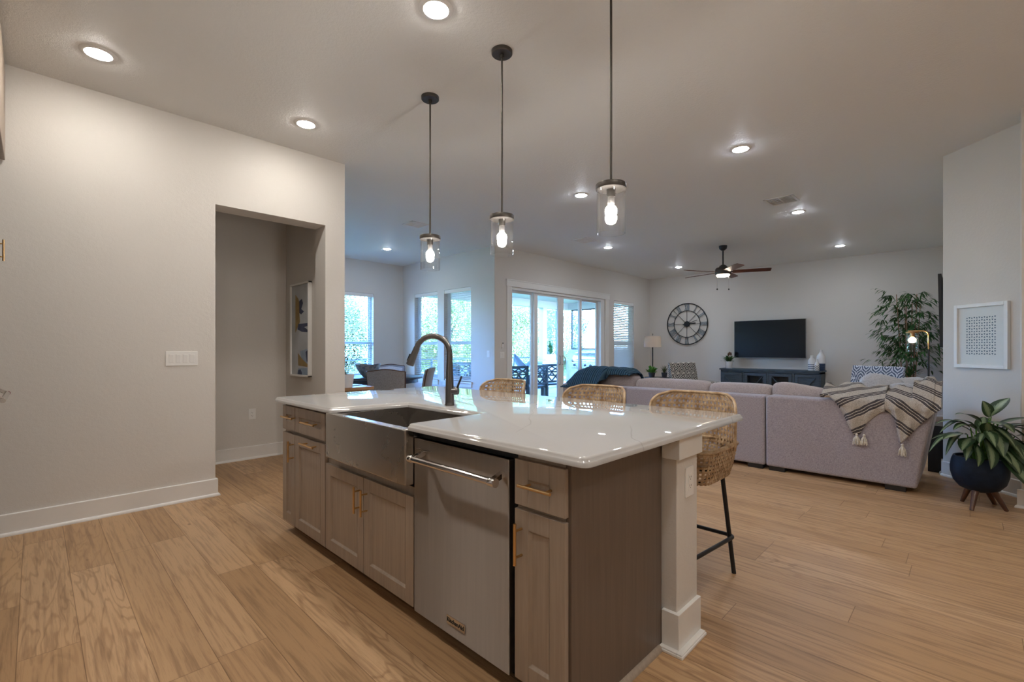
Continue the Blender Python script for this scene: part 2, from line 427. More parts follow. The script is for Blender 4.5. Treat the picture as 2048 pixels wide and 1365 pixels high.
# ------------------------------------------------------------------ mesh helpers
ORG = {}          # object name -> world location of the thing it belongs to
class MB:
    """collects shapes in one bmesh-like buffer; build() links them as ONE mesh object"""
    def __init__(s): s.v = []; s.f = []; s.M = None; s.uv = None; s.attr = None
    def add(s, verts, faces):
        b = len(s.v)
        for p in verts:
            p = Vector(p); s.v.append(s.M @ p if s.M else p)
        s.f += [[b + i for i in f] for f in faces]
        return s
    def box(s, x0, y0, z0, x1, y1, z1):
        x0, x1 = sorted((x0, x1)); y0, y1 = sorted((y0, y1)); z0, z1 = sorted((z0, z1))
        v = [(x0, y0, z0), (x1, y0, z0), (x1, y1, z0), (x0, y1, z0), (x0, y0, z1), (x1, y0, z1), (x1, y1, z1), (x0, y1, z1)]
        return s.add(v, [(0, 3, 2, 1), (4, 5, 6, 7), (0, 1, 5, 4), (1, 2, 6, 5), (2, 3, 7, 6), (3, 0, 4, 7)])
    def hexa(s, v):       # 8 corners: bottom ring ccw, top ring ccw
        return s.add(v, [(0, 3, 2, 1), (4, 5, 6, 7), (0, 1, 5, 4), (1, 2, 6, 5), (2, 3, 7, 6), (3, 0, 4, 7)])
    def bar(s, p, q, w, h, up=(0, 0, 1)):
        p = Vector(p); q = Vector(q); d = (q - p).normalized(); u = Vector(up)
        if abs(d.dot(u)) > .99: u = Vector((1, 0, 0))
        a = d.cross(u).normalized() * (w / 2); b = a.cross(d).normalized() * (h / 2)
        return s.hexa([p - a - b, p + a - b, q + a - b, q - a - b, p - a + b, p + a + b, q + a + b, q - a + b])
    def lathe(s, prof, c=(0, 0, 0), seg=28, axis='z'):
        vs = []; fs = []; n = len(prof)
        for r, z in prof:
            for k in range(seg):
                a = 2 * math.pi * k / seg
                p = (r * math.cos(a), r * math.sin(a), z)
                if axis == 'x': p = (z, r * math.cos(a), r * math.sin(a))
                if axis == 'y': p = (r * math.sin(a), z, r * math.cos(a))
                vs.append((p[0] + c[0], p[1] + c[1], p[2] + c[2]))
        for i in range(n - 1):
            for k in range(seg):
                k2 = (k + 1) % seg
                fs.append((i * seg + k, i * seg + k2, (i + 1) * seg + k2, (i + 1) * seg + k))
        if prof[0][0] > 1e-5: fs.append(tuple(reversed(range(seg))))
        if prof[-1][0] > 1e-5: fs.append(tuple(range((n - 1) * seg, n * seg)))
        return s.add(vs, fs)
    def tube(s, pts, r, seg=10, closed=False):
        P = [Vector(p) for p in pts]; n = len(P)
        rs = r if isinstance(r, (list, tuple)) else [r] * n
        vs = []; fs = []; prev = None
        for i in range(n):
            if closed: d = P[(i + 1) % n] - P[i - 1]
            else: d = P[min(i + 1, n - 1)] - P[max(i - 1, 0)]
            d.normalize()
            if prev is None:
                u = Vector((0, 0, 1)) if abs(d.z) < .9 else Vector((1, 0, 0))
                a = d.cross(u).normalized()
            else:
                a = (prev - d * prev.dot(d)).normalized()
            prev = a; b = d.cross(a)
            for k in range(seg):
                t = 2 * math.pi * k / seg
                vs.append(P[i] + (a * math.cos(t) + b * math.sin(t)) * rs[i])
        m = n if closed else n - 1
        for i in range(m):
            j = (i + 1) % n
            for k in range(seg):
                k2 = (k + 1) % seg
                fs.append((i * seg + k, i * seg + k2, j * seg + k2, j * seg + k))
        if not closed:
            fs.append(tuple(reversed(range(seg)))); fs.append(tuple(range((n - 1) * seg, n * seg)))
        return s.add(vs, fs)
    def ball(s, c, r, seg=16, sq=(1, 1, 1)):
        n = seg // 2
        prof = [(max(1e-6, math.sin(math.pi * i / n)), -math.cos(math.pi * i / n)) for i in range(n + 1)]
        vs = []; fs = []
        for pr, z in prof:
            for k in range(seg):
                a = 2 * math.pi * k / seg
                vs.append((c[0] + r * sq[0] * pr * math.cos(a), c[1] + r * sq[1] * pr * math.sin(a), c[2] + r * sq[2] * z))
        for i in range(n):
            for k in range(seg):
                k2 = (k + 1) % seg
                fs.append((i * seg + k, i * seg + k2, (i + 1) * seg + k2, (i + 1) * seg + k))
        return s.add(vs, fs)
    def pillow(s, c, size, e=.45, seg=28, warp=None):
        """superellipsoid cushion: small e = boxier"""
        vs = []; fs = []; n = seg // 2
        def pw(x, p): return math.copysign(abs(x) ** p, x)
        for i in range(n + 1):
            ph = -math.pi / 2 + math.pi * i / n
            for k in range(seg):
                th = 2 * math.pi * k / seg
                x = pw(math.cos(ph), e) * pw(math.cos(th), e) * size[0] / 2
                y = pw(math.cos(ph), e) * pw(math.sin(th), e) * size[1] / 2
                z = pw(math.sin(ph), e) * size[2] / 2
                p = Vector((x, y, z))
                if warp: p = warp(p)
                vs.append(p + Vector(c))
        for i in range(n):
            for k in range(seg):
                k2 = (k + 1) % seg
                fs.append((i * seg + k, i * seg + k2, (i + 1) * seg + k2, (i + 1) * seg + k))
        return s.add(vs, fs)
    def grid(s, fn, nu, nv, attr=None):
        vs = [fn(i / nu, j / nv) for j in range(nv + 1) for i in range(nu + 1)]
        fs = [(j * (nu + 1) + i, j * (nu + 1) + i + 1, (j + 1) * (nu + 1) + i + 1, (j + 1) * (nu + 1) + i) for j in range(nv) for i in range(nu)]
        if attr:
            s.attr = (s.attr or []) + [attr(i / nu, j / nv) for j in range(nv + 1) for i in range(nu + 1)]
        if s.uv is None: s.uv = {}
        b = len(s.v)
        for j in range(nv + 1):
            for i in range(nu + 1): s.uv[b + j * (nu + 1) + i] = (i / nu, j / nv)
        return s.add(vs, fs)
    def prism(s, poly, z0, z1):
        n = len(poly)
        return s.add([(x, y, z0) for x, y in poly] + [(x, y, z1) for x, y in poly],
                     [tuple(reversed(range(n))), tuple(range(n, 2 * n))] + [(i, (i + 1) % n, n + (i + 1) % n, n + i) for i in range(n)])
    def build(s, name, mat, parent=None, smooth=False, bevel=0, seg=2, world=True, solid=0, sub=0):
        me = bpy.data.meshes.new(name)
        o0 = Vector(ORG.get(parent.name, (0, 0, 0))) if (parent is not None and world) else Vector((0, 0, 0))
        me.from_pydata([tuple(p - o0) for p in s.v], [], s.f)
        bm = bmesh.new(); bm.from_mesh(me); bmesh.ops.recalc_face_normals(bm, faces=bm.faces)
        bm.to_mesh(me); bm.free()
        if s.uv:
            ul = me.uv_layers.new(name='UVMap')
            for lp in me.loops: ul.data[lp.index].uv = s.uv.get(lp.vertex_index, (0, 0))
        if s.attr:
            at = me.attributes.new('stripe', 'FLOAT', 'POINT')
            for i, v in enumerate(s.attr): at.data[i].value = v
        me.materials.append(mat)
        if smooth:
            for p in me.polygons: p.use_smooth = True
        o = bpy.data.objects.new(name, me); C.objects.link(o)
        if parent is not None:
            o.parent = parent; ORG[o.name] = ORG.get(parent.name, (0, 0, 0)) if world else (0, 0, 0)
        if solid:
            m = o.modifiers.new('thick', 'SOLIDIFY'); m.thickness = solid; m.offset = 0
        if sub:
            m = o.modifiers.new('sub', 'SUBSURF'); m.levels = sub; m.render_levels = sub
        if bevel:
            m = o.modifiers.new('bevel', 'BEVEL'); m.width = bevel; m.segments = seg; m.limit_method = 'ANGLE'; m.angle_limit = R(40)
            m.use_clamp_overlap = True
        if smooth and not sub:
            m = None
            try: me.set_sharp_from_angle(angle=R(42))
            except Exception: pass
        return o

def tag(o, label, cat, group=None, kind=None):
    o['label'] = label; o['category'] = cat
    if group: o['group'] = group
    if kind: o['kind'] = kind
    return o
def thing(name, label, cat, loc=(0, 0, 0), rotz=0, group=None):
    o = bpy.data.objects.new(name, None); C.objects.link(o); o.empty_display_size = .1
    o.location = loc; o.rotation_euler = (0, 0, rotz)
    ORG[o.name] = tuple(loc)
    return tag(o, label, cat, group)
def dup(root, loc, rotz, label, scale=None):
    r = root.copy(); C.objects.link(r); r.location = loc; r.rotation_euler = (0, 0, rotz); r['label'] = label
    if scale: r.scale = scale
    def kids(a, b):
        for ch in list(a.children):
            c = ch.copy(); C.objects.link(c); c.parent = b; kids(ch, c)
    kids(root, r)
    return r
def struct(o, label, cat): return tag(o, label, cat, kind='structure')
def box(name, a, b, mat, parent=None, bevel=0, **k): return MB().box(*a, *b).build(name, mat, parent, bevel=bevel, **k)

def holed(axis, p0, p1, a0, a1, z0, z1, holes):
    """wall slab between p0..p1 along the axis' normal, spanning a0..a1 and z0..z1, with rectangular openings (a0,a1,z0,z1)"""
    b = MB()
    As = sorted({a0, a1, *[h[0] for h in holes], *[h[1] for h in holes]}); As = [a for a in As if a0 <= a <= a1]
    for i in range(len(As) - 1):
        m = (As[i] + As[i + 1]) / 2
        cut = sorted((h[2], h[3]) for h in holes if h[0] < m < h[1])
        z = z0
        spans = []
        for c0, c1 in cut:
            if c0 > z: spans.append((z, c0))
            z = c1
        if z < z1: spans.append((z, z1))
        for s0, s1 in spans:
            if axis == 'x': b.box(p0, As[i], s0, p1, As[i + 1], s1)
            else: b.box(As[i], p0, s0, As[i + 1], p1, s1)
    return b

def weave_strips(b, fn, nu, nv, fill=.62, amp=.003, sub=2):
    """ribbons woven over and under each other on the surface fn(u,v)"""
    def nrm(u, v):
        e = 1e-3
        du = Vector(fn(min(1, u + e), v)) - Vector(fn(max(0, u - e), v)); dv = Vector(fn(u, min(1, v + e))) - Vector(fn(u, max(0, v - e)))
        n = du.cross(dv)
        return n.normalized() if n.length > 1e-12 else Vector((1, 0, 0))
    for along in (0, 1):
        n1, n2 = (nu, nv) if along == 0 else (nv, nu)
        for i in range(n1):
            c = (i + .5) / n1; hw = fill / n1 / 2
            vs = []; fs = []; m = n2 * sub
            for j in range(m + 1):
                t = j / m
                ph = math.cos(math.pi * (t * n2 - .5 + i)) * (1 if along else -1)
                for k in (-1, 1):
                    uv = (c + k * hw, t) if along == 0 else (t, c + k * hw)
                    vs.append(Vector(fn(*uv)) + nrm(*uv) * amp * ph)
            for j in range(m): fs.append((2 * j, 2 * j + 1, 2 * j + 3, 2 * j + 2))
            b.add(vs, fs)

def leaf(b, base, tip, width, sag=.0, up=(0, 0, 1), n=5, uvs=True, prof=None, fold=.0):
    """one leaf blade from base to tip, sagging in the middle"""
    base = Vector(base); tip = Vector(tip); d = tip - base; L = d.length
    side = d.cross(Vector(up))
    if side.length < 1e-6: side = Vector((1, 0, 0))
    side.normalize(); nn = side.cross(d).normalized()
    vs = []; fs = []; st = len(b.v)
    for i in range(n + 1):
        t = i / n
        w = width * (prof(t) if prof else math.sin(math.pi * min(1, t * .93 + .05)) ** .8)
        c = base + d * t + Vector(up) * (sag * 4 * t * (1 - t)) * L
        if i == n: w = width * .02
        vs += [c - side * w / 2 + nn * fold * w, c, c + side * w / 2 + nn * fold * w]
    for i in range(n):
        for k in (0, 1): fs.append((3 * i + k, 3 * i + k + 1, 3 * i + k + 4, 3 * i + k + 3))
    b.add(vs, fs)
    if uvs:
        if b.uv is None: b.uv = {}
        for i in range(n + 1):
            for k in range(3): b.uv[st + 3 * i + k] = (k / 2, i / n)
# ------------------------------------------------------------------ the setting
CZ = 3.083
YL, XT, YS, XB, YN = 4.50, 11.464, 6.089, 5.77, 9.065
struct(box('floor', (-.95, -3.1, -.12), (11.66, 9.25, 0), M_floor), 'wide oak plank floor running the length of the island', 'floor')
b = MB(); b.box(-.95, -3.1, CZ, 11.66, YS + .15, CZ + .1); b.box(-.95, YS + .15, CZ, XB + .15, YN + .15, CZ + .1)
struct(b.build('ceiling', M_ceil), 'greige orange-peel ceiling over kitchen and living room', 'ceiling')
DX0, DX1, DH = 1.056, 1.988, 2.432
struct(holed('y', YL, YL + .23, -.85, 2.187, 0, CZ, [(DX0, DX1, 0, DH)]).build('wall_left', M_wall), 'greige wall on the left with a cased-free doorway', 'wall')
struct(box('wall_hall_back', (-.85, 5.72, 0), (2.06, 5.85, CZ), M_wall), 'shadowed hallway wall seen through the doorway', 'wall')
struct(box('wall_hall_side', (2.06, YL + .23, 0), (2.187, YN, CZ), M_wall), 'hallway side wall carrying the tall abstract picture', 'wall')
NW = [(2.75, 3.70, .62, 2.40), (4.095, 5.045, .62, 2.40)]
struct(holed('y', YN, YN + .15, 2.06, XB + .15, 0, CZ, NW).build('wall_nook_back', M_wall), 'far wall of the dining nook', 'wall')
BW = [(6.735, 7.567, .60, 2.41), (7.784, 8.612, .60, 2.41)]
struct(holed('x', XB, XB + .15, YS, YN, 0, CZ, BW).build('wall_nook_side', M_wall), 'dining nook wall with two tall windows', 'wall')
SD = (6.19, 9.33, 0, 2.42); LW = (9.71, 10.644, .60, 2.39)
struct(holed('y', YS, YS + .15, XB + .15, XT, 0, CZ, [SD, LW]).build('wall_patio', M_wall), 'living room wall with the sliding patio door', 'wall')
struct(box('wall_television', (XT, -.4, 0), (XT + .15, YS + .15, CZ), M_wall), 'far living room wall behind the television and clock', 'wall')
struct(box('wall_living_right', (6.17, -.06, 0), (XT, .185, CZ), M_wall), 'right living room wall mostly hidden behind the angled wall', 'wall')
b = MB(); b.prism([(6.147, .185), (5.297, -.665), (5.40, -.77), (6.25, .08)], 0, CZ)
struct(b.build('wall_angled', M_wall), 'angled wall on the right with the framed triangle print', 'wall')
struct(box('wall_right_end', (5.31, -3.1, 0), (5.45, -.285, CZ), M_wall), 'wall end at the right edge beside the potted plant', 'wall')
struct(box('wall_kitchen_back', (-.95, -3.1, 0), (-.85, 5.85, CZ), M_wall), 'kitchen wall behind the camera', 'wall')
struct(box('wall_kitchen_right', (-.85, -3.1, 0), (5.31, -3.0, CZ), M_wall), 'wall behind the camera on the right', 'wall')

def baseboard(name, label, p0, p1, n, ext0=0, ext1=0):
    """board with a quarter-round shoe along p0-p1; n = outward normal"""
    p0 = Vector((*p0, 0)); p1 = Vector((*p1, 0)); n = Vector((*n, 0)).normalized(); d = (p1 - p0).normalized()
    b = MB()
    prof = [(0, 0), (.031, 0), (.0305, .008), (.027, .016), (.021, .021), (.016, .0225), (.016, .138), (.012, .142), (0, .142)]
    vs = [p0 - d * ext0 * (o / .016 if ext0 else 0) + n * o + Vector((0, 0, z)) for o, z in prof] + [p1 + d * ext1 * (o / .016 if ext1 else 0) + n * o + Vector((0, 0, z)) for o, z in prof]
    k = len(prof)
    b.add(vs, [tuple(range(k)), tuple(reversed(range(k, 2 * k)))] + [(i, i + 1, k + i + 1, k + i) for i in range(k - 1)])
    return struct(b.build(name, M_trim), label, 'baseboard')
baseboard('baseboard_left', 'white baseboard along the left kitchen wall', (-.16, YL), (DX0, YL), (0, -1), 0, .016)
baseboard('baseboard_doorway', 'white baseboard between doorway and wall end', (DX1, YL), (2.187, YL), (0, -1), .016, .016)
baseboard('baseboard_jamb', 'white baseboard turning into the doorway', (DX0, YL), (DX0, YL + .23), (1, 0))
baseboard('baseboard_jamb_right', 'white baseboard inside the right of the doorway', (DX1, YL), (DX1, YL + .23), (-1, 0))
baseboard('baseboard_hall', 'white baseboard in the hallway', (-.85, 5.72), (2.06, 5.72), (0, -1))
baseboard('baseboard_hall_side', 'white baseboard under the tall abstract picture', (2.06, YL + .23), (2.06, 5.72), (-1, 0))
baseboard('baseboard_nook_wall', 'white baseboard on the dining side of the partition', (2.187, YL), (2.187, YN), (1, 0))
baseboard('baseboard_nook_back', 'white baseboard under the far nook windows', (2.187, YN), (XB, YN), (0, -1))
baseboard('baseboard_nook_side', 'white baseboard under the two nook windows', (XB, YS), (XB, YN), (-1, 0))
baseboard('baseboard_patio', 'white baseboard left of the sliding door', (XB, YS), (6.09, YS), (0, -1))
baseboard('baseboard_patio_right', 'white baseboard right of the sliding door', (9.48, YS), (XT, YS), (0, -1))
baseboard('baseboard_television', 'white baseboard under the television', (XT, .185), (XT, YS), (-1, 0))
baseboard('baseboard_living_right', 'white baseboard along the right living room wall', (6.2, .185), (XT, .185), (0, 1))
baseboard('baseboard_angled', 'white baseboard behind the potted plant', (6.147, .185), (5.31, -.652), (-1, 1))
baseboard('baseboard_right_end', 'white baseboard at the right edge of the room', (5.31, -3.0), (5.31, -.275), (-1, 0), 0, .016)

def quadwin(name, label, axis, p, sgn, a0, a1, z0, z1, rail, sill=True):
    """vinyl single-hung window set in an opening; p = room face, sgn = outward direction"""
    b = MB()
    def bx(u0, u1, v0, v1, d0, d1):
        q0, q1 = p + sgn * d0, p + sgn * d1
        if axis == 'y': b.box(u0, q0, v0, u1, q1, v1)
        else: b.box(q0, u0, v0, q1, u1, v1)
    f = .045
    for u0, u1, v0, v1 in ((a0, a0 + f, z0, z1), (a1 - f, a1, z0, z1), (a0, a1, z0, z0 + f), (a0, a1, z1 - f, z1)): bx(u0, u1, v0, v1, .085, .15)
    bx(a0 + f, a1 - f, rail - .03, rail + .03, .09, .135)
    for u0, u1 in ((a0 + f, a0 + f + .03), (a1 - f - .03, a1 - f)): bx(u0, u1, z0 + f, z1 - f, .098, .13)
    bx(a0 + f, a1 - f, z0 + f, z0 + f + .04, .098, .13)
    o = struct(b.build(name, M_vinyl, bevel=.003), label, 'window')
    g = MB(); q = p + sgn * .114
    v = [(a0 + f, z0 + f), (a1 - f, z0 + f), (a1 - f, z1 - f), (a0 + f, z1 - f)]
    g.add([(u, q, w) if axis == 'y' else (q, u, w) for u, w in v], [(0, 1, 2, 3)])
    g.build('glass_pane', M_glass, o)
    if sill:
        b = MB(); bx(a0 - .05, a1 + .05, z0 - .03, z0, -.035, .085); bx(a0 - .03, a1 + .03, z0 - .105, z0 - .03, -.016, 0)
        b.build('sill', M_trim, o, bevel=.003)
    return o
quadwin('window_1', 'unseen far nook window beside the partition wall, added for daylight', 'y', YN, 1, 2.75, 3.70, .62, 2.40, 1.36)  # unseen extra opening, added to let in more light
quadwin('window_2', 'far nook window with a half-open blind', 'y', YN, 1, 4.095, 5.045, .62, 2.40, 1.36)
quadwin('window_3', 'right one of the two nook side windows', 'x', XB, 1, 6.735, 7.567, .60, 2.41, 1.345)
quadwin('window_4', 'left one of the two nook side windows', 'x', XB, 1, 7.784, 8.612, .60, 2.41, 1.345)
quadwin('window_5', 'living room window right of the sliding door', 'y', YS, 1, 9.71, 10.644, .60, 2.39, 1.37)

# sliding patio door: casing, frame, four glazed panels, two pull handles
b = MB()
for u0, u1, v0, v1, d in ((6.075, 6.20, 0, 2.415, .018), (9.32, 9.465, 0, 2.415, .018), (6.06, 9.49, 2.385, 2.51, .024)):
    b.box(u0, YS - d, v0, u1, YS, v1)
b.box(6.05, YS - .032, 2.495, 9.50, YS, 2.515)
struct(b.build('trim_1', M_trim, bevel=.003), 'white casing around the sliding patio door', 'door casing')
b = MB()
b.box(6.19, YS + .01, 0, 6.235, YS + .15, 2.42); b.box(9.17, YS + .01, 0, 9.33, YS + .15, 2.42); b.box(6.235, YS + .01, 2.335, 9.17, YS + .15, 2.42); b.box(6.235, YS + .01, 0, 9.17, YS + .15, .03)
door = struct(b.build('door_1', M_vinyl, bevel=.003), 'white four-panel sliding glass patio door', 'door')
for a0, a1, l, r, dy in ((6.235, 6.92, .012, .058, .10), (6.90, 7.735, .10, .09, .05), (7.735, 8.47, .095, .07, .05), (8.45, 9.17, .10, .055, .10)):
    b = MB(); y0, y1 = YS + dy, YS + dy + .04
    b.box(a0, y0, .03, a0 + l, y1, 2.335); b.box(a1 - r, y0, .03, a1, y1, 2.335); b.box(a0 + l, y0, 2.292, a1 - r, y1, 2.335); b.box(a0 + l, y0, .03, a1 - r, y1, .12)
    p = b.build('door_panel', M_vinyl, door, bevel=.003)
    g = MB(); y = YS + dy + .02
    g.add([(a0 + l, y, .12), (a1 - r, y, .12), (a1 - r, y, 2.292), (a0 + l, y, 2.292)], [(0, 1, 2, 3)])
    g.build('glass_pane', M_glass, p)
    if a0 in (6.90, 7.735):
        hx = a1 - .05 if a0 == 6.90 else a0 + .05
        s_ = -1 if a0 == 6.90 else 1
        h = MB(); h.tube([(hx, YS + .05, .90), (hx + .012 * s_, YS + .015, .905), (hx + .03 * s_, YS, .94), (hx + .042 * s_, YS - .005, .99), (hx + .03 * s_, YS, 1.04), (hx + .012 * s_, YS + .015, 1.075), (hx, YS + .05, 1.08)], .010)
        h.build('handle', M_steel, p, smooth=True)

# window blinds
def slat_mat():
    t = NT('white_vinyl_slat'); d = t.n('BsdfDiffuse'); d.inputs[0].default_value = (.78, .79, .79, 1); tl = t.n('BsdfTranslucent'); tl.inputs[0].default_value = (.74, .77, .78, 1)
    t.l(t.bump(t.noise(t.obj(), 60, 2), .05, .001), d.inputs['Normal'])
    mx = t.n('MixShader'); mx.inputs[0].default_value = .22; t.l(d.outputs[0], mx.inputs[1]); t.l(tl.outputs[0], mx.inputs[2]); t.l(mx.outputs[0], t.out.inputs[0]); return t.m
M_slat = slat_mat()
def blind(name, label, axis, p, sgn, a0, a1, z0, z1, tilt, top=.075, n=38):
    t = thing(name, label, 'blind', ((a0 + a1) / 2, p, z1) if axis == 'y' else (p, (a0 + a1) / 2, z1), 0, 'window blinds')
    def pt(u, d, z): return (u, p + sgn * d, z) if axis == 'y' else (p + sgn * d, u, z)
    b = MB()
    q0 = pt(a0 + .006, .002, z1 - top); q1 = pt(a1 - .006, .058, z1 - .004); b.box(*q0, *q1); b.build('headrail', M_white, t, bevel=.004)
    s = MB(); zt, zb = z1 - top - .03, z0 + .05
    for i in range(n):
        z = zt + (zb - zt) * i / (n - 1); c, sn = math.cos(tilt) * .025, math.sin(tilt) * .025
        lo, hi = (.034 - c), (.034 + c)
        v = [pt(a0 + .01, lo, z - sn), pt(a1 - .01, lo, z - sn), pt(a1 - .01, hi, z + sn), pt(a0 + .01, hi, z + sn)]
        v2 = [(x, y, zz + .003) for x, y, zz in v]
        s.hexa(v + v2)
    s.build('slats', M_slat, t)
    b = MB(); b.box(*pt(a0 + .01, .012, z0 + .008), *pt(a1 - .01, .058, z0 + .03)); b.build('bottom_rail', M_white, t, bevel=.003)
    b = MB()
    for f in (.12, .5, .88):
        u = a0 + (a1 - a0) * f
        for d in (.008, .06): b.tube([pt(u, d, z0 + .02), pt(u, d, z1 - top)], .0012, 4)
    b.build('ladder_cords', M_white, t)
blind('window_blind', 'open white slat blind in the nook window beyond the wall end', 'y', YN, 1, 4.095, 5.045, .62, 2.40, R(12))
blind('window_blind', 'open white slat blind in the right one of the paired nook windows', 'x', XB, 1, 6.735, 7.567, .60, 2.41, R(6))
blind('window_blind', 'open white slat blind in the left one of the paired nook windows', 'x', XB, 1, 7.784, 8.612, .60, 2.41, R(6))
blind('window_blind', 'closed white slat blind in the window right of the patio door', 'y', YS, 1, 9.71, 10.644, .60, 2.39, R(51), n=40)
# ------------------------------------------------------------------ kitchen island
XF = 1.172            # door faces
def shaker(y0, y1, z0, z1, rail=.062, x=XF, th=.020, rec=.0095):
    b = MB(); b.box(x, y0, z0, x + th, y0 + rail, z1); b.box(x, y1 - rail, z0, x + th, y1, z1)
    b.box(x, y0 + rail, z0, x + th, y1 - rail, z0 + rail); b.box(x, y0 + rail, z1 - rail, x + th, y1 - rail, z1)
    # sloped inner lip and sunken panel
    a0, a1, c0, c1 = y0 + rail, y1 - rail, z0 + rail, z1 - rail; k = .009
    o = [(x, a0, c0), (x, a1, c0), (x, a1, c1), (x, a0, c1)]; i = [(x + rec, a0 + k, c0 + k), (x + rec, a1 - k, c0 + k), (x + rec, a1 - k, c1 - k), (x + rec, a0 + k, c1 - k)]
    b.add(o + i, [(0, 1, 5, 4), (1, 2, 6, 5), (2, 3, 7, 6), (3, 0, 4, 7), (4, 5, 6, 7)])
    return b
def pull(parent, p, q, off=.035, r=.0055, inset=.18):
    """bar pull between p and q on two posts that reach back to the door"""
    p = Vector(p); q = Vector(q); b = MB(); b.tube([p, q], r, 10)
    for f in (inset, 1 - inset):
        m = p + (q - p) * f; b.tube([m, m + Vector((off, 0, 0))], r * .8, 8)
    return b.build('handle', M_brass, parent, smooth=True)
def carcass(t, y0, y1, z1=.866, x1=1.79):
    b = MB(); b.box(XF + .021, y0, .078, x1, y1, z1); b.build('carcass', M_cab, t)
    b = MB(); b.box(1.25, y0, 0, x1, y1, .078); b.build('toe_kick', M_toe, t)

t = thing('base_cabinet', 'narrow taupe base cabinet at the far left end of the island', 'cabinet', (1.48, 3.21, 0), 0, 'island base cabinets')
carcass(t, 3.104, 3.315)
d = shaker(3.108, 3.312, .688, .846, .058).build('drawer', M_cab, t, bevel=.0015); pull(d, (1.137, 3.06 + .005, .777), (1.137, 3.25, .777))
d = shaker(3.108, 3.312, .077, .667).build('door', M_cab, t, bevel=.0015); pull(d, (1.137, 3.125, .494), (1.137, 3.125, .628))
t = thing('base_cabinet', 'taupe pull-out cabinet left of the apron sink', 'cabinet', (1.48, 2.88, 0), 0, 'island base cabinets')
carcass(t, 2.655, 3.102)
d = shaker(2.660, 3.100, .688, .846, .058).build('drawer', M_cab, t, bevel=.0015); pull(d, (1.137, 2.735, .772), (1.137, 2.93, .772))
d = shaker(2.660, 3.100, .077, .667).build('pull_out_door', M_cab, t, bevel=.0015); pull(d, (1.137, 2.745, .640), (1.137, 2.945, .640))
t = thing('base_cabinet', 'taupe two-door cabinet under the apron sink', 'cabinet', (1.48, 2.2, 0), 0, 'island base cabinets')
b = MB(); b.box(XF + .021, 1.757, .078, 1.79, 2.653, .600); b.box(XF + .021, 2.56, .6, 1.79, 2.653, .866); b.build('carcass', M_cab, t)
b = MB(); b.box(1.25, 1.757, 0, 1.79, 2.653, .078); b.build('toe_kick', M_toe, t)
d = shaker(2.211, 2.649, .077, .565).build('door', M_cab, t, bevel=.0015); pull(d, (1.137, 2.242, .383), (1.137, 2.242, .518))
d = shaker(1.760, 2.205, .077, .565).build('door', M_cab, t, bevel=.0015); pull(d, (1.137, 2.170, .383), (1.137, 2.170, .515))
t = thing('base_cabinet', 'narrow taupe base cabinet between dishwasher and island end panel', 'cabinet', (1.48, 1.03, 0), 0, 'island base cabinets')
carcass(t, .925, 1.137)
d = shaker(.914, 1.134, .682, .839, .064).build('drawer', M_cab, t, bevel=.0015); pull(d, (1.137, .945, .761), (1.137, 1.088, .761))
d = shaker(.914, 1.134, .077, .667, .064).build('door', M_cab, t, bevel=.0015); pull(d, (1.137, 1.101, .487), (1.137, 1.101, .628))
t = thing('end_panel', 'taupe end panel closing the near end of the island, shade put into its colour', 'panel', (1.48, .9, 0))
b = MB(); b.box(XF + .0215, .904, 0, 1.80, .923, .866); b.build('veneer_sheet', M_panel, t, bevel=.0015)
b = MB(); n = 6
pr = [(.904, 0)] + [(.904 - .019 * math.cos(a * math.pi / 2 / n), .019 * math.sin(a * math.pi / 2 / n)) for a in range(n + 1)]
vs = [(XF + .03, y, z) for y, z in pr] + [(1.775, y, z) for y, z in pr]; k = len(pr)
b.add(vs, [tuple(range(k)), tuple(reversed(range(k, 2 * k)))] + [(i, (i + 1) % k, k + (i + 1) % k, k + i) for i in range(k)])
b.build('shoe_moulding', M_cab, t, smooth=True)

# dishwasher
t = thing('dishwasher', 'stainless steel dishwasher with a towel-bar handle built into the island', 'dishwasher', (1.48, 1.46, 0))
b = MB(); b.box(XF + .03, 1.145, .06, 1.76, 1.752, .862); b.build('tub_housing', M_dark, t)
b = MB(); b.box(1.26, 1.145, 0, 1.70, 1.752, .06); b.build('toe_kick', M_dark, t)
dr = MB().box(XF, 1.163, .065, XF + .03, 1.766 - .013, .829).build('door', M_steel, t, bevel=.004)
b = MB(); b.tube([(1.112, 1.200, .757), (1.112, 1.672, .757)], .0135, 16); b.build('handle_bar', M_chrome, dr, smooth=True)
for y, yb in ((1.186, 1.193), (1.686, 1.679)):
    b = MB(); b.lathe([(.0155, y - .014), (.0165, y - .010), (.0165, y + .010), (.0155, y + .014)], (1.112, 0, .757), 18, 'y'); b.bar((1.116, yb, .757), (XF + .001, yb, .775), .022, .020)
    b.build('handle_end', M_chrome, dr, smooth=True, bevel=.002)
b = MB(); b.lathe([(1e-6, 1.1685), (.0125, 1.1685), (.0125, 1.173)], (1.112, 0, .757), 18, 'y'); md = b.build('end_medallion', M_red, dr, smooth=True)
b = MB(); b.lathe([(.0125, 1.1675), (.0160, 1.1675), (.0160, 1.174), (.0125, 1.174)], (1.112, 0, .757), 20, 'y'); b.build('medallion_ring', M_chrome, dr, smooth=True)
bd = MB().box(XF - .003, 1.404, .110, XF, 1.517, .147).build('badge', M_chrome, dr, bevel=.0015)
b = MB(); b.box(XF - .0012, 1.620, .7865, XF, 1.735, .7885); b.box(XF - .0012, 1.640, .7795, XF, 1.735, .7815); b.build('vent_lines', M_chrome, dr)
cu = bpy.data.curves.new('badge_lettering', 'FONT'); cu.body = 'KitchenAid'; cu.size = .0235; cu.align_x = 'CENTER'; cu.align_y = 'CENTER'; cu.extrude = .0004; cu.offset = .0004
cu.materials.append(M_dark)
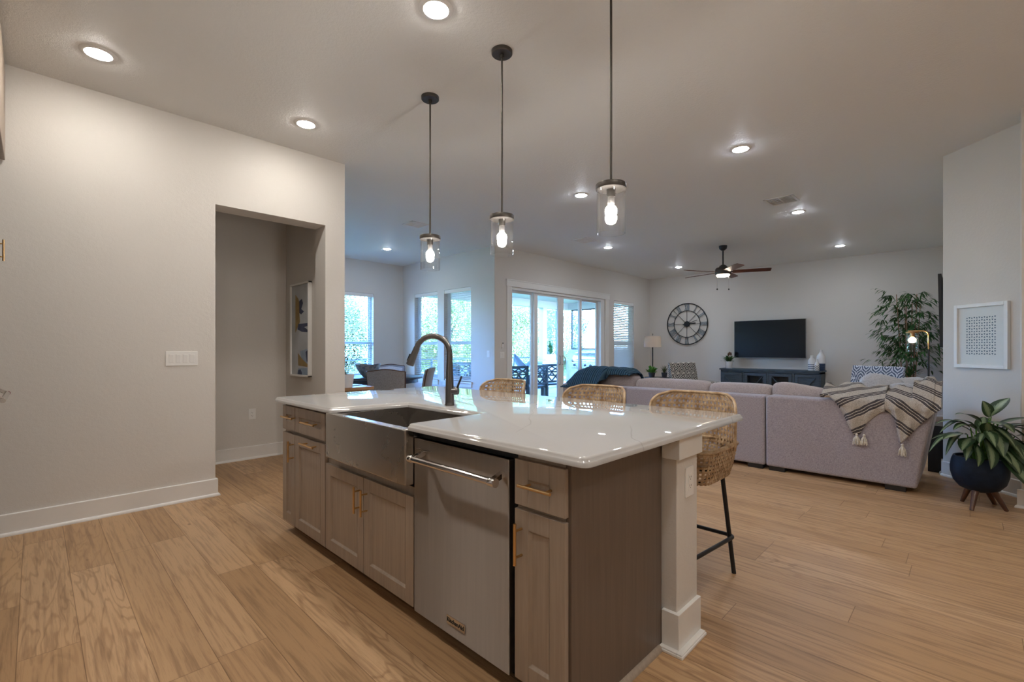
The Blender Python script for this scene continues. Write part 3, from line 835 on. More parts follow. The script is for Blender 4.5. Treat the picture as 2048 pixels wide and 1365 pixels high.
tmp = bpy.data.objects.new('lettering_source', cu); C.objects.link(tmp)
bpy.context.view_layer.update()
me = bpy.data.meshes.new_from_object(tmp.evaluated_get(bpy.context.evaluated_depsgraph_get())); me.name = 'badge_lettering'
bpy.data.objects.remove(tmp)
fo = bpy.data.objects.new('badge_lettering', me); C.objects.link(fo); fo.parent = bd
fo.matrix_basis = Matrix.Translation(Vector((XF - .0036, 1.4605, .1285)) - Vector(ORG[bd.name])) @ Matrix.Rotation(R(-90), 4, 'Z') @ Matrix.Rotation(R(90), 4, 'X')

# apron-front sink
t = thing('farmhouse_sink', 'stainless steel apron-front sink set into the island', 'sink', (1.36, 2.15, .6))
sy0, sy1 = 1.756, 2.552
b = MB()
b.box(1.128, sy0, .622, 1.176, sy1, .868)
b.build('apron', M_sink, t, bevel=.006, seg=3)
b = MB()   # bowl: inner faces + ledge
ix0, ix1, iy0, iy1, zb = 1.176, 1.590, 1.775, 2.450, .645
b.box(ix0 - .004, iy0 - .012, zb - .012, ix1 + .012, iy1 + .012, zb); b.box(ix1, iy0 - .012, zb, ix1 + .012, iy1 + .012, .8675)
b.box(ix0, iy0 - .012, zb, ix1, iy0, .8675); b.box(ix0, iy1, zb, ix1, iy1 + .012, .8675)
b.build('bowl', M_sink, t)
b = MB(); b.lathe([(.045, zb + .0005), (.045, zb + .003), (.036, zb + .003), (.030, zb + .001)], (1.44, 2.11, 0), 20); b.build('drain', M_chrome, t, smooth=True)

# worktop with the sink notch and an eased edge
def inset(poly, d):
    n = len(poly); out = []
    for i in range(n):
        p0, p1, p2 = Vector(poly[i - 1]), Vector(poly[i]), Vector(poly[(i + 1) % n])
        a = (p1 - p0).normalized(); c = (p2 - p1).normalized()
        n1 = Vector((-a.y, a.x)); n2 = Vector((-c.y, c.x)); m = n1 + n2
        out.append(tuple(p1 + m * (d / max(.25, m.dot(n1)))))
    return out
def rounded(poly, rad):
    out = []; n = len(poly)
    for i in range(n):
        p0, p1, p2 = Vector(poly[i - 1]), Vector(poly[i]), Vector(poly[(i + 1) % n]); r = rad[i]
        if r == 0: out.append(tuple(p1)); continue
        a = p1 + (p0 - p1).normalized() * r; c = p1 + (p2 - p1).normalized() * r
        for k in range(7):
            u = k / 6; out.append(tuple(a * (1 - u) ** 2 + p1 * 2 * u * (1 - u) + c * u ** 2))
    return out
poly = [(1.130, .803), (2.478, .803), (2.478, 3.36), (1.130, 3.36), (1.130, 2.515), (1.585, 2.438), (1.585, 1.765), (1.130, 1.752)]
poly = rounded(poly, [.035, .03, .03, .03, .022, .0, .0, .022])
rings = [(0, .868), (0, .881), (.003, .8845), (.006, .8865), (.008, .892), (.013, .8965), (.020, .898)]
vs = []; n = len(poly)
for ins, z in rings: vs += [(x, y, z) for x, y in inset(poly, ins)]
fs = [tuple(reversed(range(n))), tuple(range((len(rings) - 1) * n, len(rings) * n))]
for i in range(len(rings) - 1): fs += [(i * n + k, i * n + (k + 1) % n, (i + 1) * n + (k + 1) % n, (i + 1) * n + k) for k in range(n)]
o = MB().add(vs, fs).build('island_worktop', M_quartz, smooth=True)
tag(o, 'polished white quartz worktop on the kitchen island', 'countertop')

# painted post and knee wall at the seating side of the island
t = thing('island_knee_wall', 'greige painted knee wall and post carrying the seating side of the island worktop', 'post', (1.91, 2.1, 0))
box('wall_core', (1.815, .845, 0), (2.010, 3.30, .866), M_wall, t, bevel=.004)
b = MB(); b.box(1.793, .824, .776, 2.016, .90, .8665); b.build('capital', M_trim, t, bevel=.0025)
b = MB(); b.box(1.797, .829, 0, 2.012, .903, .155); b.build('base_block', M_trim, t, bevel=.002)
b = MB(); b.box(1.770, .802, 0, 2.008, .829, .012); b.box(1.774, .806, .012, 2.006, .829, .018); b.box(1.770, .829, 0, 1.797, .903, .012); b.box(1.774, .829, .012, 1.797, .903, .018)
b.build('shoe_moulding', M_trim, t, bevel=.004, seg=3)

def outlet(name, label, c, u, nrm, w=.072, h=.118):
    """duplex outlet plate: c centre, u horizontal direction on the wall, nrm outward"""
    u = Vector(u).normalized(); nrm = Vector(nrm).normalized(); c = Vector(c)
    t = thing(name, label, 'outlet', tuple(c))
    def slab(b, du, dz, w_, h_, d0, d1):
        p = c + u * du + Vector((0, 0, dz)); a = u * (w_ / 2); k = Vector((0, 0, h_ / 2))
        b.hexa([p - a - k + nrm * d0, p + a - k + nrm * d0, p + a - k + nrm * d1, p - a - k + nrm * d1, p - a + k + nrm * d0, p + a + k + nrm * d0, p + a + k + nrm * d1, p - a + k + nrm * d1])
    b = MB(); slab(b, 0, 0, w, h, 0, .006); b.build('cover_plate', M_white, t, bevel=.002)
    b = MB(); slab(b, 0, 0, .034, .068, .006, .008); b.build('receptacle', M_white, t, bevel=.001)
    b = MB()
    for dz in (.018, -.018):
        slab(b, -.0065, dz + .003, .0022, .009, .0078, .0084); slab(b, .0065, dz + .003, .0022, .007, .0078, .0084); slab(b, 0, dz - .007, .004, .004, .0078, .0084)
    b.build('slots', M_dark, t)
    return t
outlet('wall_outlet', 'white duplex outlet on the island post', (1.925, .845, .664), (1, 0, 0), (0, -1, 0), .075, .122)
outlet('wall_outlet', 'white duplex outlet low on the hallway wall', (1.697, 5.72, .497), (1, 0, 0), (0, -1, 0))
def rockers(name, label, c, u, nrm, n, w, h=.118):
    u = Vector(u).normalized(); nrm = Vector(nrm).normalized(); c = Vector(c)
    t = thing(name, label, 'light switch', tuple(c))
    def slab(b, du, dz, w_, h_, d0, d1, tilt=0):
        p = c + u * du + Vector((0, 0, dz)); a = u * (w_ / 2); k = Vector((0, 0, h_ / 2)); e = nrm * tilt
        b.hexa([p - a - k + nrm * d0, p + a - k + nrm * d0, p + a - k + nrm * d1 - e, p - a - k + nrm * d1 - e, p - a + k + nrm * d0, p + a + k + nrm * d0, p + a + k + nrm * d1 + e, p - a + k + nrm * d1 + e])
    b = MB(); slab(b, 0, 0, w, h, 0, .006); b.build('cover_plate', M_white, t, bevel=.002)
    for i in range(n):
        b = MB(); slab(b, (i - (n - 1) / 2) * .046, 0, .032, .066, .005, .0085, .0018); b.build('rocker', M_white, t, bevel=.001)
    return t
rockers('light_switch', 'white four-rocker switch plate left of the doorway', (.823, YL, 1.146), (1, 0, 0), (0, -1, 0), 4, .212, .115)
rockers('light_switch', 'single white switch on the blue-lit nook wall end', (XB, 6.25, 1.135), (0, 1, 0), (-1, 0, 0), 1, .075)
rockers('light_switch', 'white two-rocker switch left of the patio door', (5.958, YS, 1.115), (1, 0, 0), (0, -1, 0), 2, .118)
t = thing('remote_control', 'small white fan remote in a wall holder above the patio door switch', 'remote', (5.958, YS, 1.29))
box('cradle', (5.935, YS - .012, 1.235), (5.981, YS, 1.345), M_white, t, bevel=.003); box('handset', (5.940, YS - .024, 1.245), (5.976, YS - .012, 1.352), M_white, t, bevel=.004); box('sensor_window', (5.947, YS - .0255, 1.318), (5.969, YS - .023, 1.342), M_dark, t)

# faucet
t = thing('kitchen_faucet', 'slate gooseneck pull-down faucet behind the sink', 'faucet', (1.668, 2.135, .898))
fc = Vector((1.668, 2.135, .898)); dirn = Vector((-.66, .75, 0)).normalized()
b = MB(); b.lathe([(.0285, 0), (.0285, .006), (.026, .010), (.0255, .02), (.0235, .10), (.0205, .20), (.0175, .27), (.0165, .30)], tuple(fc), 24); b.build('body', M_slate, t, smooth=True)
pts = []; rr = .098; zc = .30
for k in range(19):
    a = math.pi * k / 18 * .90
    pts.append(fc + dirn * (rr - rr * math.cos(a)) + Vector((0, 0, zc + rr * math.sin(a) * 1.0)))
b = MB(); b.tube(pts, .0158, 16); b.build('gooseneck', M_slate, t, smooth=True)
e = pts[-1]; dd = (pts[-1] - pts[-2]).normalized()
sp = MB(); q = [e + dd * s_ for s_ in (-.005, .0, .03, .075, .105, .108)]; sp.tube(q, [.0165, .0178, .0185, .0215, .0235, .021], 18); sp = sp.build('spray_head', M_slate, t, smooth=True)
b = MB(); m = e + dd * .06 + dirn * .021; b.bar(m - dd * .022, m + dd * .022, .018, .012, dirn); b.build('spray_button', M_dark, sp, bevel=.003)
side = Vector((.55, -.83, 0)).normalized()
hub = fc + Vector((0, 0, .082)); b = MB(); b.tube([hub, hub + side * .030, hub + side * .052], [.0205, .0215, .0200], 20); hb = b.build('handle_hub', M_slate, t, smooth=True)
l0 = hub + side * .042; b = MB(); b.tube([l0, l0 + Vector((0, 0, .03)) + side * .008, l0 + Vector((0, 0, .085)) + side * .030], [.0065, .006, .0052], 10); b.build('lever', M_dark, hb, smooth=True)

# bar stools
def make_stool(label):
    t = thing('bar_stool', label, 'bar stool', (0, 0, 0), 0, 'rattan bar stools along the island')
    hw, zb, zt = .244, .69, .972
    def back(u, v):
        z = zb + (zt - zb) * v; r = .085
        w = hw - .012 * (1 - v)
        if z > zt - r: w = w - r + math.sqrt(max(0, r * r - (z - zt + r) ** 2))
        y = (2 * u - 1) * w
        x = .2335 + .0265 * v - .16 * abs(y / hw) ** 3.2 - .02 * v * v
        return (x, y, z)
    b = MB(); weave_strips(b, back, 21, 10, .54, .0025, 2)
    b.build('woven_back', M_rattan, t, world=False, solid=.0022)
    b = MB(); path = [back(0, v / 14) for v in range(15)] + [back(u / 16, 1) for u in range(1, 16)] + [back(1, 1 - v / 14) for v in range(15)]
    b.tube(path, .0075, 8); b.tube([Vector(p) + Vector((.007, 0, -.002)) for p in path], .0055, 8)
    b.build('rim', M_rattan, t, world=False, smooth=True)
    # bucket under the seat: four woven sides
    ell = []
    for i in range(401):
        a = 2 * math.pi * i / 400; n = .36
        ell.append((math.copysign(abs(math.cos(a)) ** n, math.cos(a)), math.copysign(abs(math.sin(a)) ** n, math.sin(a))))
    acc = [0]
    for p, q in zip(ell, ell[1:]): acc.append(acc[-1] + math.hypot(q[0] - p[0], q[1] - p[1]))
    def side(u, v):
        d = (u % 1.0) * acc[-1]; j = max(0, min(399, next(i for i in range(400) if acc[i + 1] >= d)))
        f_ = (d - acc[j]) / max(1e-9, acc[j + 1] - acc[j])
        x = ell[j][0] + (ell[j + 1][0] - ell[j][0]) * f_; y = ell[j][1] + (ell[j + 1][1] - ell[j][1]) * f_
        k = .84 + .16 * v ** .7
        return (.014 + .224 * x * k, .224 * y * k, .545 + .165 * v)
    b = MB(); weave_strips(b, side, 62, 8, .54, .0024, 2); b.build('woven_seat_skirt', M_rattan, t, world=False, solid=.0022)
    def seat(u, v):
        y = (2 * u - 1) * .205; x = -.205 + .43 * v
        return (x, y, .655 - .018 * (1 - (2 * u - 1) ** 2))
    b = MB(); weave_strips(b, seat, 16, 15, .8, .003, 1)
    loop = [side(i / 64, 1) for i in range(64)]; b.tube([Vector(p) + Vector((0, 0, .006)) for p in loop], .0095, 8, True); b.tube([Vector(p) * .985 + Vector((0, 0, .022)) for p in loop], .0075, 8, True)
    b.build('woven_seat', M_rattan, t, world=False, smooth=True)
    LEG = {1: ((.145, .150), (.21, .190)), -1: ((-.160, .128), (-.24, .148))}     # rear and front pairs: top, foot
    for sx, sy in ((1, 1), (1, -1), (-1, 1), (-1, -1)):
        (xt, yt), (xf, yf) = LEG[sx]
        p = MB(); p.tube([(xt, yt * sy, .556), (xf, yf * sy, 0)], .0115, 12); p.build('leg', M_blackmetal, t, world=False, smooth=True)
    f = MB(); z = .205; k = 1 - z / .556
    def lg(sx): (xt, yt), (xf, yf) = LEG[sx]; return xt + (xf - xt) * k + .017 * sx, yt + (yf - yt) * k + .017
    (XR, YR), (XN, YN2) = lg(1), lg(-1)
    ring = []
    for cx_, cy_, a0 in ((XR, YR, 0), (XN, YN2, 90), (XN, -YN2, 180), (XR, -YR, 270)):
        r = .03; c0 = (cx_ - math.copysign(r, cx_), cy_ - math.copysign(r, cy_))
        for j in range(5):
            a = R(a0 + 90 * j / 4); ring.append((c0[0] + r * math.cos(a), c0[1] + r * math.sin(a), z))
    f.tube(ring, .0105, 10, True); f.build('footrest_ring', M_blackmetal, t, world=False, smooth=True)
    f = MB(); z = .546
    for a, c_ in (((.146, .151), (.146, -.151)), ((-.161, .129), (-.161, -.129)), ((.146, .151), (-.161, .129)), ((.146, -.151), (-.161, -.129))):
        f.tube([(*a, z), (*c_, z)], .009, 8)
    f.build('seat_frame', M_blackmetal, t, world=False, smooth=True)
    return t
st = make_stool('woven rattan bar stool at the near end of the island beside the post')
st.location = (2.455, 1.108, 0)
dup(st, (2.47, 1.772, 0), 0, 'woven rattan bar stool in the middle of the row')
dup(st, (2.48, 2.645, 0), 0, 'woven rattan bar stool at the far end of the row nearest the dining nook')

# wall-oven tower at the far left edge (only its handles and its crown reach into view)
t = thing('oven_tower', 'taupe oven cabinet at the left edge with stainless handle and brass pull', 'cabinet', (-.5, 3.9, 0))
box('carcass', (-.83, 3.14, .08), (-.185, 4.47, 2.45), M_panel, t); box('crown_cabinet', (-.83, 3.14, 2.45), (-.134, 4.485, 3.06), M_cab, t, bevel=.004)
box('oven_door', (-.185, 3.15, .12), (-.172, 4.40, 2.40), M_screen, t, bevel=.003)  # unseen front, made full height and black to darken the dishwasher's reflection
b = MB(); b.tube([(-.117, 3.62, .950), (-.117, 4.235, .950)], .0125, 14); hb = b.build('oven_handle', M_chrome, t, smooth=True)
for y in (4.205, 3.66):
    b = MB(); b.bar((-.118, y, .955), (-.172, y, .985), .02, .02); b.build('handle_bracket', M_chrome, hb, bevel=.002)
b = MB(); b.lathe([(1e-6, 4.2445), (.0125, 4.2435), (.0138, 4.240), (.0138, 4.218), (.0126, 4.217)], (-.117, 0, .950), 16, 'y'); b.build('end_medallion', M_red, hb, smooth=True)
b = MB(); b.tube([(-.133, 4.22, 1.76), (-.133, 4.22, 1.89)], .0055, 10)
for z in (1.785, 1.865): b.tube([(-.133, 4.22, z), (-.185, 4.22, z)], .0045, 8)
b.build('brass_pull', M_brass, t, smooth=True)
box('plinth', (-.83, 3.14, 0), (-.205, 4.47, .08), M_toe, t)

# the perimeter run opposite the island (behind the camera; added for the dishwasher door to mirror)
t = thing('base_cabinet', 'unseen taupe cabinet run opposite the island, added for the dishwasher reflection', 'cabinet', (-.5, 1.6, 0))
box('carcass', (-.83, .30, .09), (-.215, 3.13, .866), M_cab, t)
for k in range(5):
    y = .31 + k * .565
    d = shaker(y, y + .555, .10, .70, x=-.212, rec=-.0095); 
    d.build('door', M_cab, t, bevel=.0015)
box('counter_slab', (-.83, .28, .866), (-.18, 3.13, .896), M_quartz, t, .004)
# ------------------------------------------------------------------ ceiling: pendants, recessed lights, vents, fan
M_bulbneck = plain('bulb_collar', (.30, .29, .28), .5, noise=.02)
def make_pendant(label):
    t = thing('pendant_lamp', label, 'pendant lamp', (0, 0, 0), 0, 'glass cylinder pendants over the island')
    k = dict(world=False, smooth=True)
    MB().lathe([(.0, CZ - .024), (.060, CZ - .024), (.065, CZ - .019), (.065, CZ)], (0, 0, 0), 36).build('canopy', M_bronze, t, **k)
    MB().tube([(0, 0, 2.06), (0, 0, CZ - .02)], .0062, 12).lathe([(.0125, CZ - .045), (.0125, CZ - .024)], (0, 0, 0), 14).build('rod', M_bronze, t, **k)
    cp = MB().lathe([(.0, 2.0285), (.0755, 2.0285), (.0765, 2.031), (.0765, 2.052), (.074, 2.056), (.016, 2.058), (.014, 2.066), (.009, 2.07)], (0, 0, 0), 40).build('cap', M_bronze, t, **k)
    MB().lathe([(.0715, 2.029), (.0715, 1.806), (.0685, 1.806), (.0685, 2.029)], (0, 0, 0), 48).build('glass_shade', M_shade, t, **k)
    MB().lathe([(.0, 1.990), (.0205, 1.990), (.022, 1.993), (.022, 2.024), (.024, 2.029)], (0, 0, 0), 24).build('socket', M_bronze, t, **k)
    bb = MB().lathe([(1e-6, 1.888), (.012, 1.8895), (.022, 1.896), (.0285, 1.907), (.0305, 1.919), (.0285, 1.931), (.0235, 1.940), (.0185, 1.945)], (0, 0, 0), 28).build('bulb', M_bulb, t, **k)
    MB().lathe([(.0188, 1.945), (.0175, 1.960), (.0165, 1.990)], (0, 0, 0), 24).build('bulb_neck', M_bulbneck, bb, **k)
    return t
p = make_pendant('largest glass pendant, over the near end of the island, canopy out of frame')
p.location = (2.042, 1.298, 0)
dup(p, (2.042, 2.088, 0), 0, 'middle glass pendant over the island')
dup(p, (2.042, 2.845, 0), 0, 'glass pendant at the far end of the island, nearest the faucet')

def make_can(label, lens):
    t = thing('recessed_light', label, 'ceiling light', (0, 0, CZ), 0, 'recessed ceiling lights')
    k = dict(world=False, smooth=True)
    MB().lathe([(.0655, -.004), (.069, -.0075), (.086, -.0055), (.0945, -.0015), (.095, 0)], (0, 0, 0), 40).build('trim_ring', M_trim, t, **k)
    MB().lathe([(1e-6, -.019), (.022, -.018), (.042, -.0145), (.058, -.0095), (.0655, -.005), (.066, 0)], (0, 0, 0), 36).build('lens', lens, t, **k)
    return t
k1 = make_can('recessed light nearest the top left corner over the left wall', M_led); k1.location = (.281, 3.918, CZ)
dup(k1, (1.569, 3.918, CZ), 0, 'recessed light above the doorway')
dup(k1, (1.537, 2.087, CZ), 0, 'recessed light over the sink, cut by the top edge of the photo')
k2 = make_can('recessed light over the living side of the island, nearest the right pendant', M_led2); k2.location = (4.589, 1.522, CZ)
for (x, y), l in (((4.617, 3.355), 'recessed light just left of the largest pendant'),
                  ((7.237, 1.663), 'recessed light in front of the rectangular air vent on the right'),
                  ((7.328, 4.721), 'recessed light below the largest pendant toward the patio door'),
                  ((10.119, 1.665), 'recessed light near the far wall right of the fan'),
                  ((10.204, 4.714), 'recessed light in the far corner left of the fan'),
                  ((4.571, 7.719), 'recessed light in the dining nook')):
    dup(k2, (x, y, CZ), 0, l)
for x, y in ((.281, 2.09), (.281, .30), (1.537, .30), (1.537, -1.4), (3.0, -.9), (.281, -1.4)):
    dup(k1, (x, y, CZ), 0, 'recessed kitchen light behind the camera')

def vent(label, cx, cy, ang, w, h):
    t = thing('ceiling_vent', label, 'air vent', (cx, cy, CZ), ang, 'ceiling air vents')
    b = MB(); f = .028
    for x0, x1, y0, y1 in ((-w / 2, w / 2, -h / 2, -h / 2 + f), (-w / 2, w / 2, h / 2 - f, h / 2), (-w / 2, -w / 2 + f, -h / 2, h / 2), (w / 2 - f, w / 2, -h / 2, h / 2)):
        b.box(x0, y0, -.009, x1, y1, 0)
    b.box(-.008, -h / 2 + f, -.009, .008, h / 2 - f, 0)
    b.build('frame', M_white, t, world=False, bevel=.003)
    b = MB(); n = 9
    for i in range(n):
        y = -h / 2 + f + (h - 2 * f) * (i + .5) / n
        b.hexa([(-w / 2 + f, y - .010, -.003), (w / 2 - f, y - .010, -.003), (w / 2 - f, y - .008, -.001), (-w / 2 + f, y - .008, -.001), (-w / 2 + f, y + .006, -.010), (w / 2 - f, y + .006, -.010), (w / 2 - f, y + .008, -.008), (-w / 2 + f, y + .008, -.008)])
    b.build('louvres', M_white, t, world=False)
    MB().box(-w / 2 + f, -h / 2 + f, -.0015, w / 2 - f, h / 2 - f, -.0005).build('backing', M_white, t, world=False)
vent('ceiling vent toward the dining nook, left of the far pendant', 3.98, 5.90, R(0), .32, .27)
vent('ceiling vent on the right, next to a recessed light', 6.53, 1.68, R(90), .33, .34)
vent('ceiling vent in the middle, left of the largest pendant shade', 6.58, 4.70, R(0), .36, .30)

# ceiling fan
FX, FY = 8.675, 3.176
t = thing('ceiling_fan', 'dark ceiling fan with five cherry blades and a lit bowl', 'ceiling fan', (FX, FY, CZ))
c0 = (FX, FY, 0)
MB().lathe([(1e-6, CZ - .085), (.03, CZ - .082), (.062, CZ - .055), (.07, CZ - .02), (.07, CZ)], c0, 28).build('canopy', M_blackmetal, t, smooth=True)
MB().tube([(FX, FY, 2.70), (FX, FY, CZ - .06)], .0135, 14).build('downrod', M_blackmetal, t, smooth=True)
MB().lathe([(.02, 2.745), (.055, 2.725), (.07, 2.70), (.115, 2.685), (.135, 2.655), (.138, 2.60), (.125, 2.567), (.10, 2.558), (1e-6, 2.558)], c0, 36).build('motor_housing', M_bronze, t, smooth=True)
MB().lathe([(.112, 2.558), (.110, 2.545), (.09, 2.53), (.05, 2.522), (1e-6, 2.520)], c0, 32).build('light_bowl', M_fanlight, t, smooth=True)
rt, aw = Vector((.6997, -.7145, 0)), Vector((.7145, .6997, 0))
for ph in (-94, -22, 50, 122, 194):
    d = rt * math.cos(R(ph)) + aw * math.sin(R(ph)); s_ = Vector((-d.y, d.x, 0)); tl = R(-13)
    up = Vector((0, 0, 1)); cr = s_ * math.cos(tl) + up * math.sin(tl); nn = cr.cross(d).normalized() * -1
    o0 = Vector((FX, FY, 2.612)); b = MB(); pr = [(.16, .058), (.30, .066), (.55, .070), (.72, .068), (.765, .060)]
    vs = []
    for q in (-.004, .004):
        vs += [o0 + d * r_ + cr * w + nn * q for r_, w in pr] + [o0 + d * r_ - cr * w + nn * q for r_, w in reversed(pr)]
    m = len(pr) * 2
    b.add(vs, [tuple(reversed(range(m))), tuple(range(m, 2 * m))] + [(i, (i + 1) % m, m + (i + 1) % m, m + i) for i in range(m)])
    bl = b.build('blade', M_fanblade, t, bevel=.0015)
    b = MB(); b.bar(o0 + d * .10, o0 + d * .21, .05, .008, nn); b.build('blade_iron', M_bronze, bl)
for s_ in (-1, 1):
    p = Vector((FX, FY, 0)) + rt * .105 * s_
    b = MB(); b.tube([p + Vector((0, 0, 2.56)), p + Vector((0, 0, 2.31))], .0018, 6); ch = b.build('pull_chain', M_chrome, t)
    b = MB(); b.lathe([(1e-6, 2.285), (.011, 2.292), (.012, 2.302), (.004, 2.318)], tuple(p), 12); b.build('pull_knob', M_blackmetal, ch, smooth=True)
# ------------------------------------------------------------------ living room
XS = 5.177
t = thing('sectional_sofa', 'long mauve-taupe sectional sofa with its back to the island', 'sofa', (5.7, 2.2, 0))
for (y0, y1) in ((1.486, 3.078), (3.090, 4.08)):
    b = MB(); b.box(XS, y0, .042, 5.40, y1, .745); b.build('back_panel', M_sofa, t, bevel=.022, seg=3)
b = MB(); b.hexa([(XS, .318, .042), (5.40, .318, .042), (5.40, 1.476, .042), (XS, 1.476, .042), (XS - .01, .205, .752), (5.40, .205, .752), (5.40, 1.476, .752), (XS - .01, 1.476, .752)])
b.build('back_panel', M_sofa, t, bevel=.022, seg=3)
b = MB(); b.hexa([(5.405, .318, .042), (6.10, .318, .042), (6.10, .50, .042), (5.405, .50, .042), (5.405, .205, .700), (6.05, .205, .700), (6.05, .44, .700), (5.405, .44, .700)])
b.build('arm', M_sofa, t, bevel=.03, seg=3)
b = MB(); b.box(5.405, 3.86, .042, 6.12, 4.08, .66); b.build('arm', M_sofa, t, bevel=.03, seg=3)
b = MB(); b.box(5.405, .505, .07, 6.10, 3.855, .27); b.build('seat_base', M_sofa, t, bevel=.02)
for y0, y1 in ((.51, 1.60), (1.605, 2.72), (2.725, 3.85)):
    MB().pillow((5.80, (y0 + y1) / 2, .36), (.66, y1 - y0, .19), .28).build('seat_cushion', M_sofa, t, smooth=True)
def tiltwarp(ax, amt):
    return lambda p: Vector((p.x + p.z * ax, p.y, p.z + p.y * amt))
for y0, y1, zt, am, m in ((1.50, 2.155, .842, 0, M_sofa2), (2.165, 3.10, .852, 0, M_sofa2), (3.11, 3.88, .90, 0, M_sofa2), (.72, 1.492, .832, .15, M_sofa2)):
    h = zt - .44
    MB().pillow((5.53, (y0 + y1) / 2, .44 + h / 2), (.25, y1 - y0 + .01, h), .30, 40, tiltwarp(.08, am)).build('back_cushion', m, t, smooth=True)
for x, y in ((XS + .06, .46), (XS + .06, 1.38), (XS + .06, 1.58), (XS + .06, 2.98), (XS + .06, 3.98), (6.02, .42), (6.02, 3.98)):
    MB().box(x - .045, y - .07, 0, x + .045, y + .07, .045).build('foot', M_blackwood, t)

for c, sz, l, rz in (((5.53, .60, .80), (.16, .36, .37), 'pale blue-grey pillow under the striped throw at the sofa end', 12), ((5.60, .40, .79), (.17, .36, .34), 'pale pillow leaning into the right end of the sofa', -8), ((5.44, .40, .765), (.12, .32, .30), 'pale pillow drooping over the right end of the sofa back', 4)):
    b = MB(); b.M = Matrix.Translation(c) @ Matrix.Rotation(R(rz), 4, 'X') @ Matrix.Rotation(R(10), 4, 'Y')
    b.pillow((0, 0, 0), sz, .62, 30)
    o = b.build('throw_pillow', M_pillow, smooth=True); tag(o, l, 'pillow', 'pale throw pillows')

# striped throw: two falls over the back of the sofa, each with its own stripe direction, plus tassels
hemL = [(1.00, .80), (.935, .80), (.868, .71), (.812, .60), (.745, .452), (.70, .462), (.655, .565), (.56, .665), (.525, .684)]
hemR = [(.525, .684), (.49, .668), (.452, .615), (.437, .49), (.418, .418), (.36, .50), (.281, .612), (.20, .705), (.165, .735)]
def hem_at(h, y):
    for (a, za), (c_, zc) in zip(h, h[1:]):
        if c_ <= y <= a: return za + (zc - za) * (a - y) / (a - c_ + 1e-9)
    return h[-1][1]
t = thing('striped_throw', 'oatmeal and charcoal striped tasselled throw draped over the right sofa end', 'blanket', (5.3, .6, .75))
def throw_part(h, nrmdir, ph, amp, seed, outx):
    ya, yb = h[0][0], h[-1][0]
    rng = random.Random(seed); f1, f2 = rng.uniform(0, 6), rng.uniform(0, 6)
    def fn(u, v):
        y = ya + (yb - ya) * u; zh = hem_at(h, y)
        wob = math.sin(u * 12 + f1 + v * 4.5) * amp + math.sin(u * 23 + f2 - v * 5) * amp * .55 + math.sin(v * 14 + u * 6 + f1) * amp * .35
        wob = max(wob, -.012)
        wob = -wob
        ztop = .775 if y > .21 else .765
        # v: 0 = hem, .5 = top edge of the sofa back, 1 = in over the cushions
        if v < .52:
            q = v / .52; z = zh + (ztop - zh) * q; x = XS - .022 - outx + wob * (1.1 - q * .5) - .012 * math.sin(q * math.pi)
            x -= .006 if z > .70 else 0
        else:
            q = (v - .52) / .48; x = XS - .022 - outx + q * .34 + wob * .5
            crest = .105 if y > .35 else .18
            z = ztop + crest * math.sin(min(1, q * 1.15) * math.pi / 2) + wob * 1.6 * q + .004
        return (x, y, z)
    def at(u, v):
        x, y, z = fn(u, v); ext = x - (XS - .03)
        return ((y * nrmdir[0] + (z + max(0, ext) * .8) * nrmdir[1]) + ph) / .135
    return fn, at
fn, at = throw_part(hemL, (-.55, -.83), 1.035, .013, 3, 0); b = MB(); b.grid(fn, 60, 40, at); b.build('left_fall', M_throw, t, smooth=True, solid=.007)
fn, at = throw_part(hemR, (.66, -.75), 1.06, .014, 5, .016); b = MB(); b.grid(fn, 60, 40, at); b.build('right_fall', M_throw, t, smooth=True, solid=.007)
def tassel(y, z, l=.085, r=.03):
    b = MB(); rng = random.Random(int(y * 1000))
    b.ball((XS - .04, y, z + .005), .011, 10)
    for i in range(46):
        a = rng.uniform(0, 6.28); q = r * math.sqrt(rng.random()) ; ll = l * rng.uniform(.8, 1.05)
        b.tube([(XS - .04, y, z), (XS - .042 + q * .5 * math.cos(a), y + q * .75 * math.sin(a), z - ll * .45), (XS - .042 + q * .6 * math.cos(a) , y + q * math.sin(a) * 1.0, z - ll)], [.0045, .0042, .003], 5)
    return b.build('tassel', M_tassel, t, smooth=True)
tassel(.722, .452); tassel(.668, .452, .08); tassel(.408, .405, .09)

# navy ribbed throw over the far left corner of the sofa
def nthrow(u, v):
    y = 3.10 + 1.0 * u
    hem = .885 if u < .30 else (.885 - (u - .30) / .12 * .165 if u < .42 else .72 - (u - .42) * .05)
    pk = .955 + .012 * math.sin(u * math.pi) if u < .68 else .955 - ((u - .68) / .32) ** 2 * .24
    pk -= .06 * max(0, .08 - u) / .08
    if v < .4:
        q = v / .4; x = 5.20 + .14 * q + (0 if u > .36 else .10 * (1 - q)); z = min(hem, pk - .01) + (pk - min(hem, pk - .01)) * math.sin(q * math.pi / 2)
        x -= .045 * (1 - q) * (u > .36)
    elif v < .65: x = 5.34 + (v - .4) / .25 * .26; z = pk + .012 * math.sin((v - .4) / .25 * math.pi)
    else:
        q = (v - .65) / .35; x = 5.60 + .20 * math.sin(q * 1.4); z = pk - .42 * q ** 1.4
    return (x, y, z + .004 * math.sin(u * 40))
b = MB(); b.grid(nthrow, 80, 40, lambda u, v: (u * 1.05 + .28 * v * v) / .034)
o = b.build('navy_throw', M_navythrow, smooth=True, solid=.014); tag(o, 'navy ribbed throw folded over the far left corner of the sofa', 'blanket')

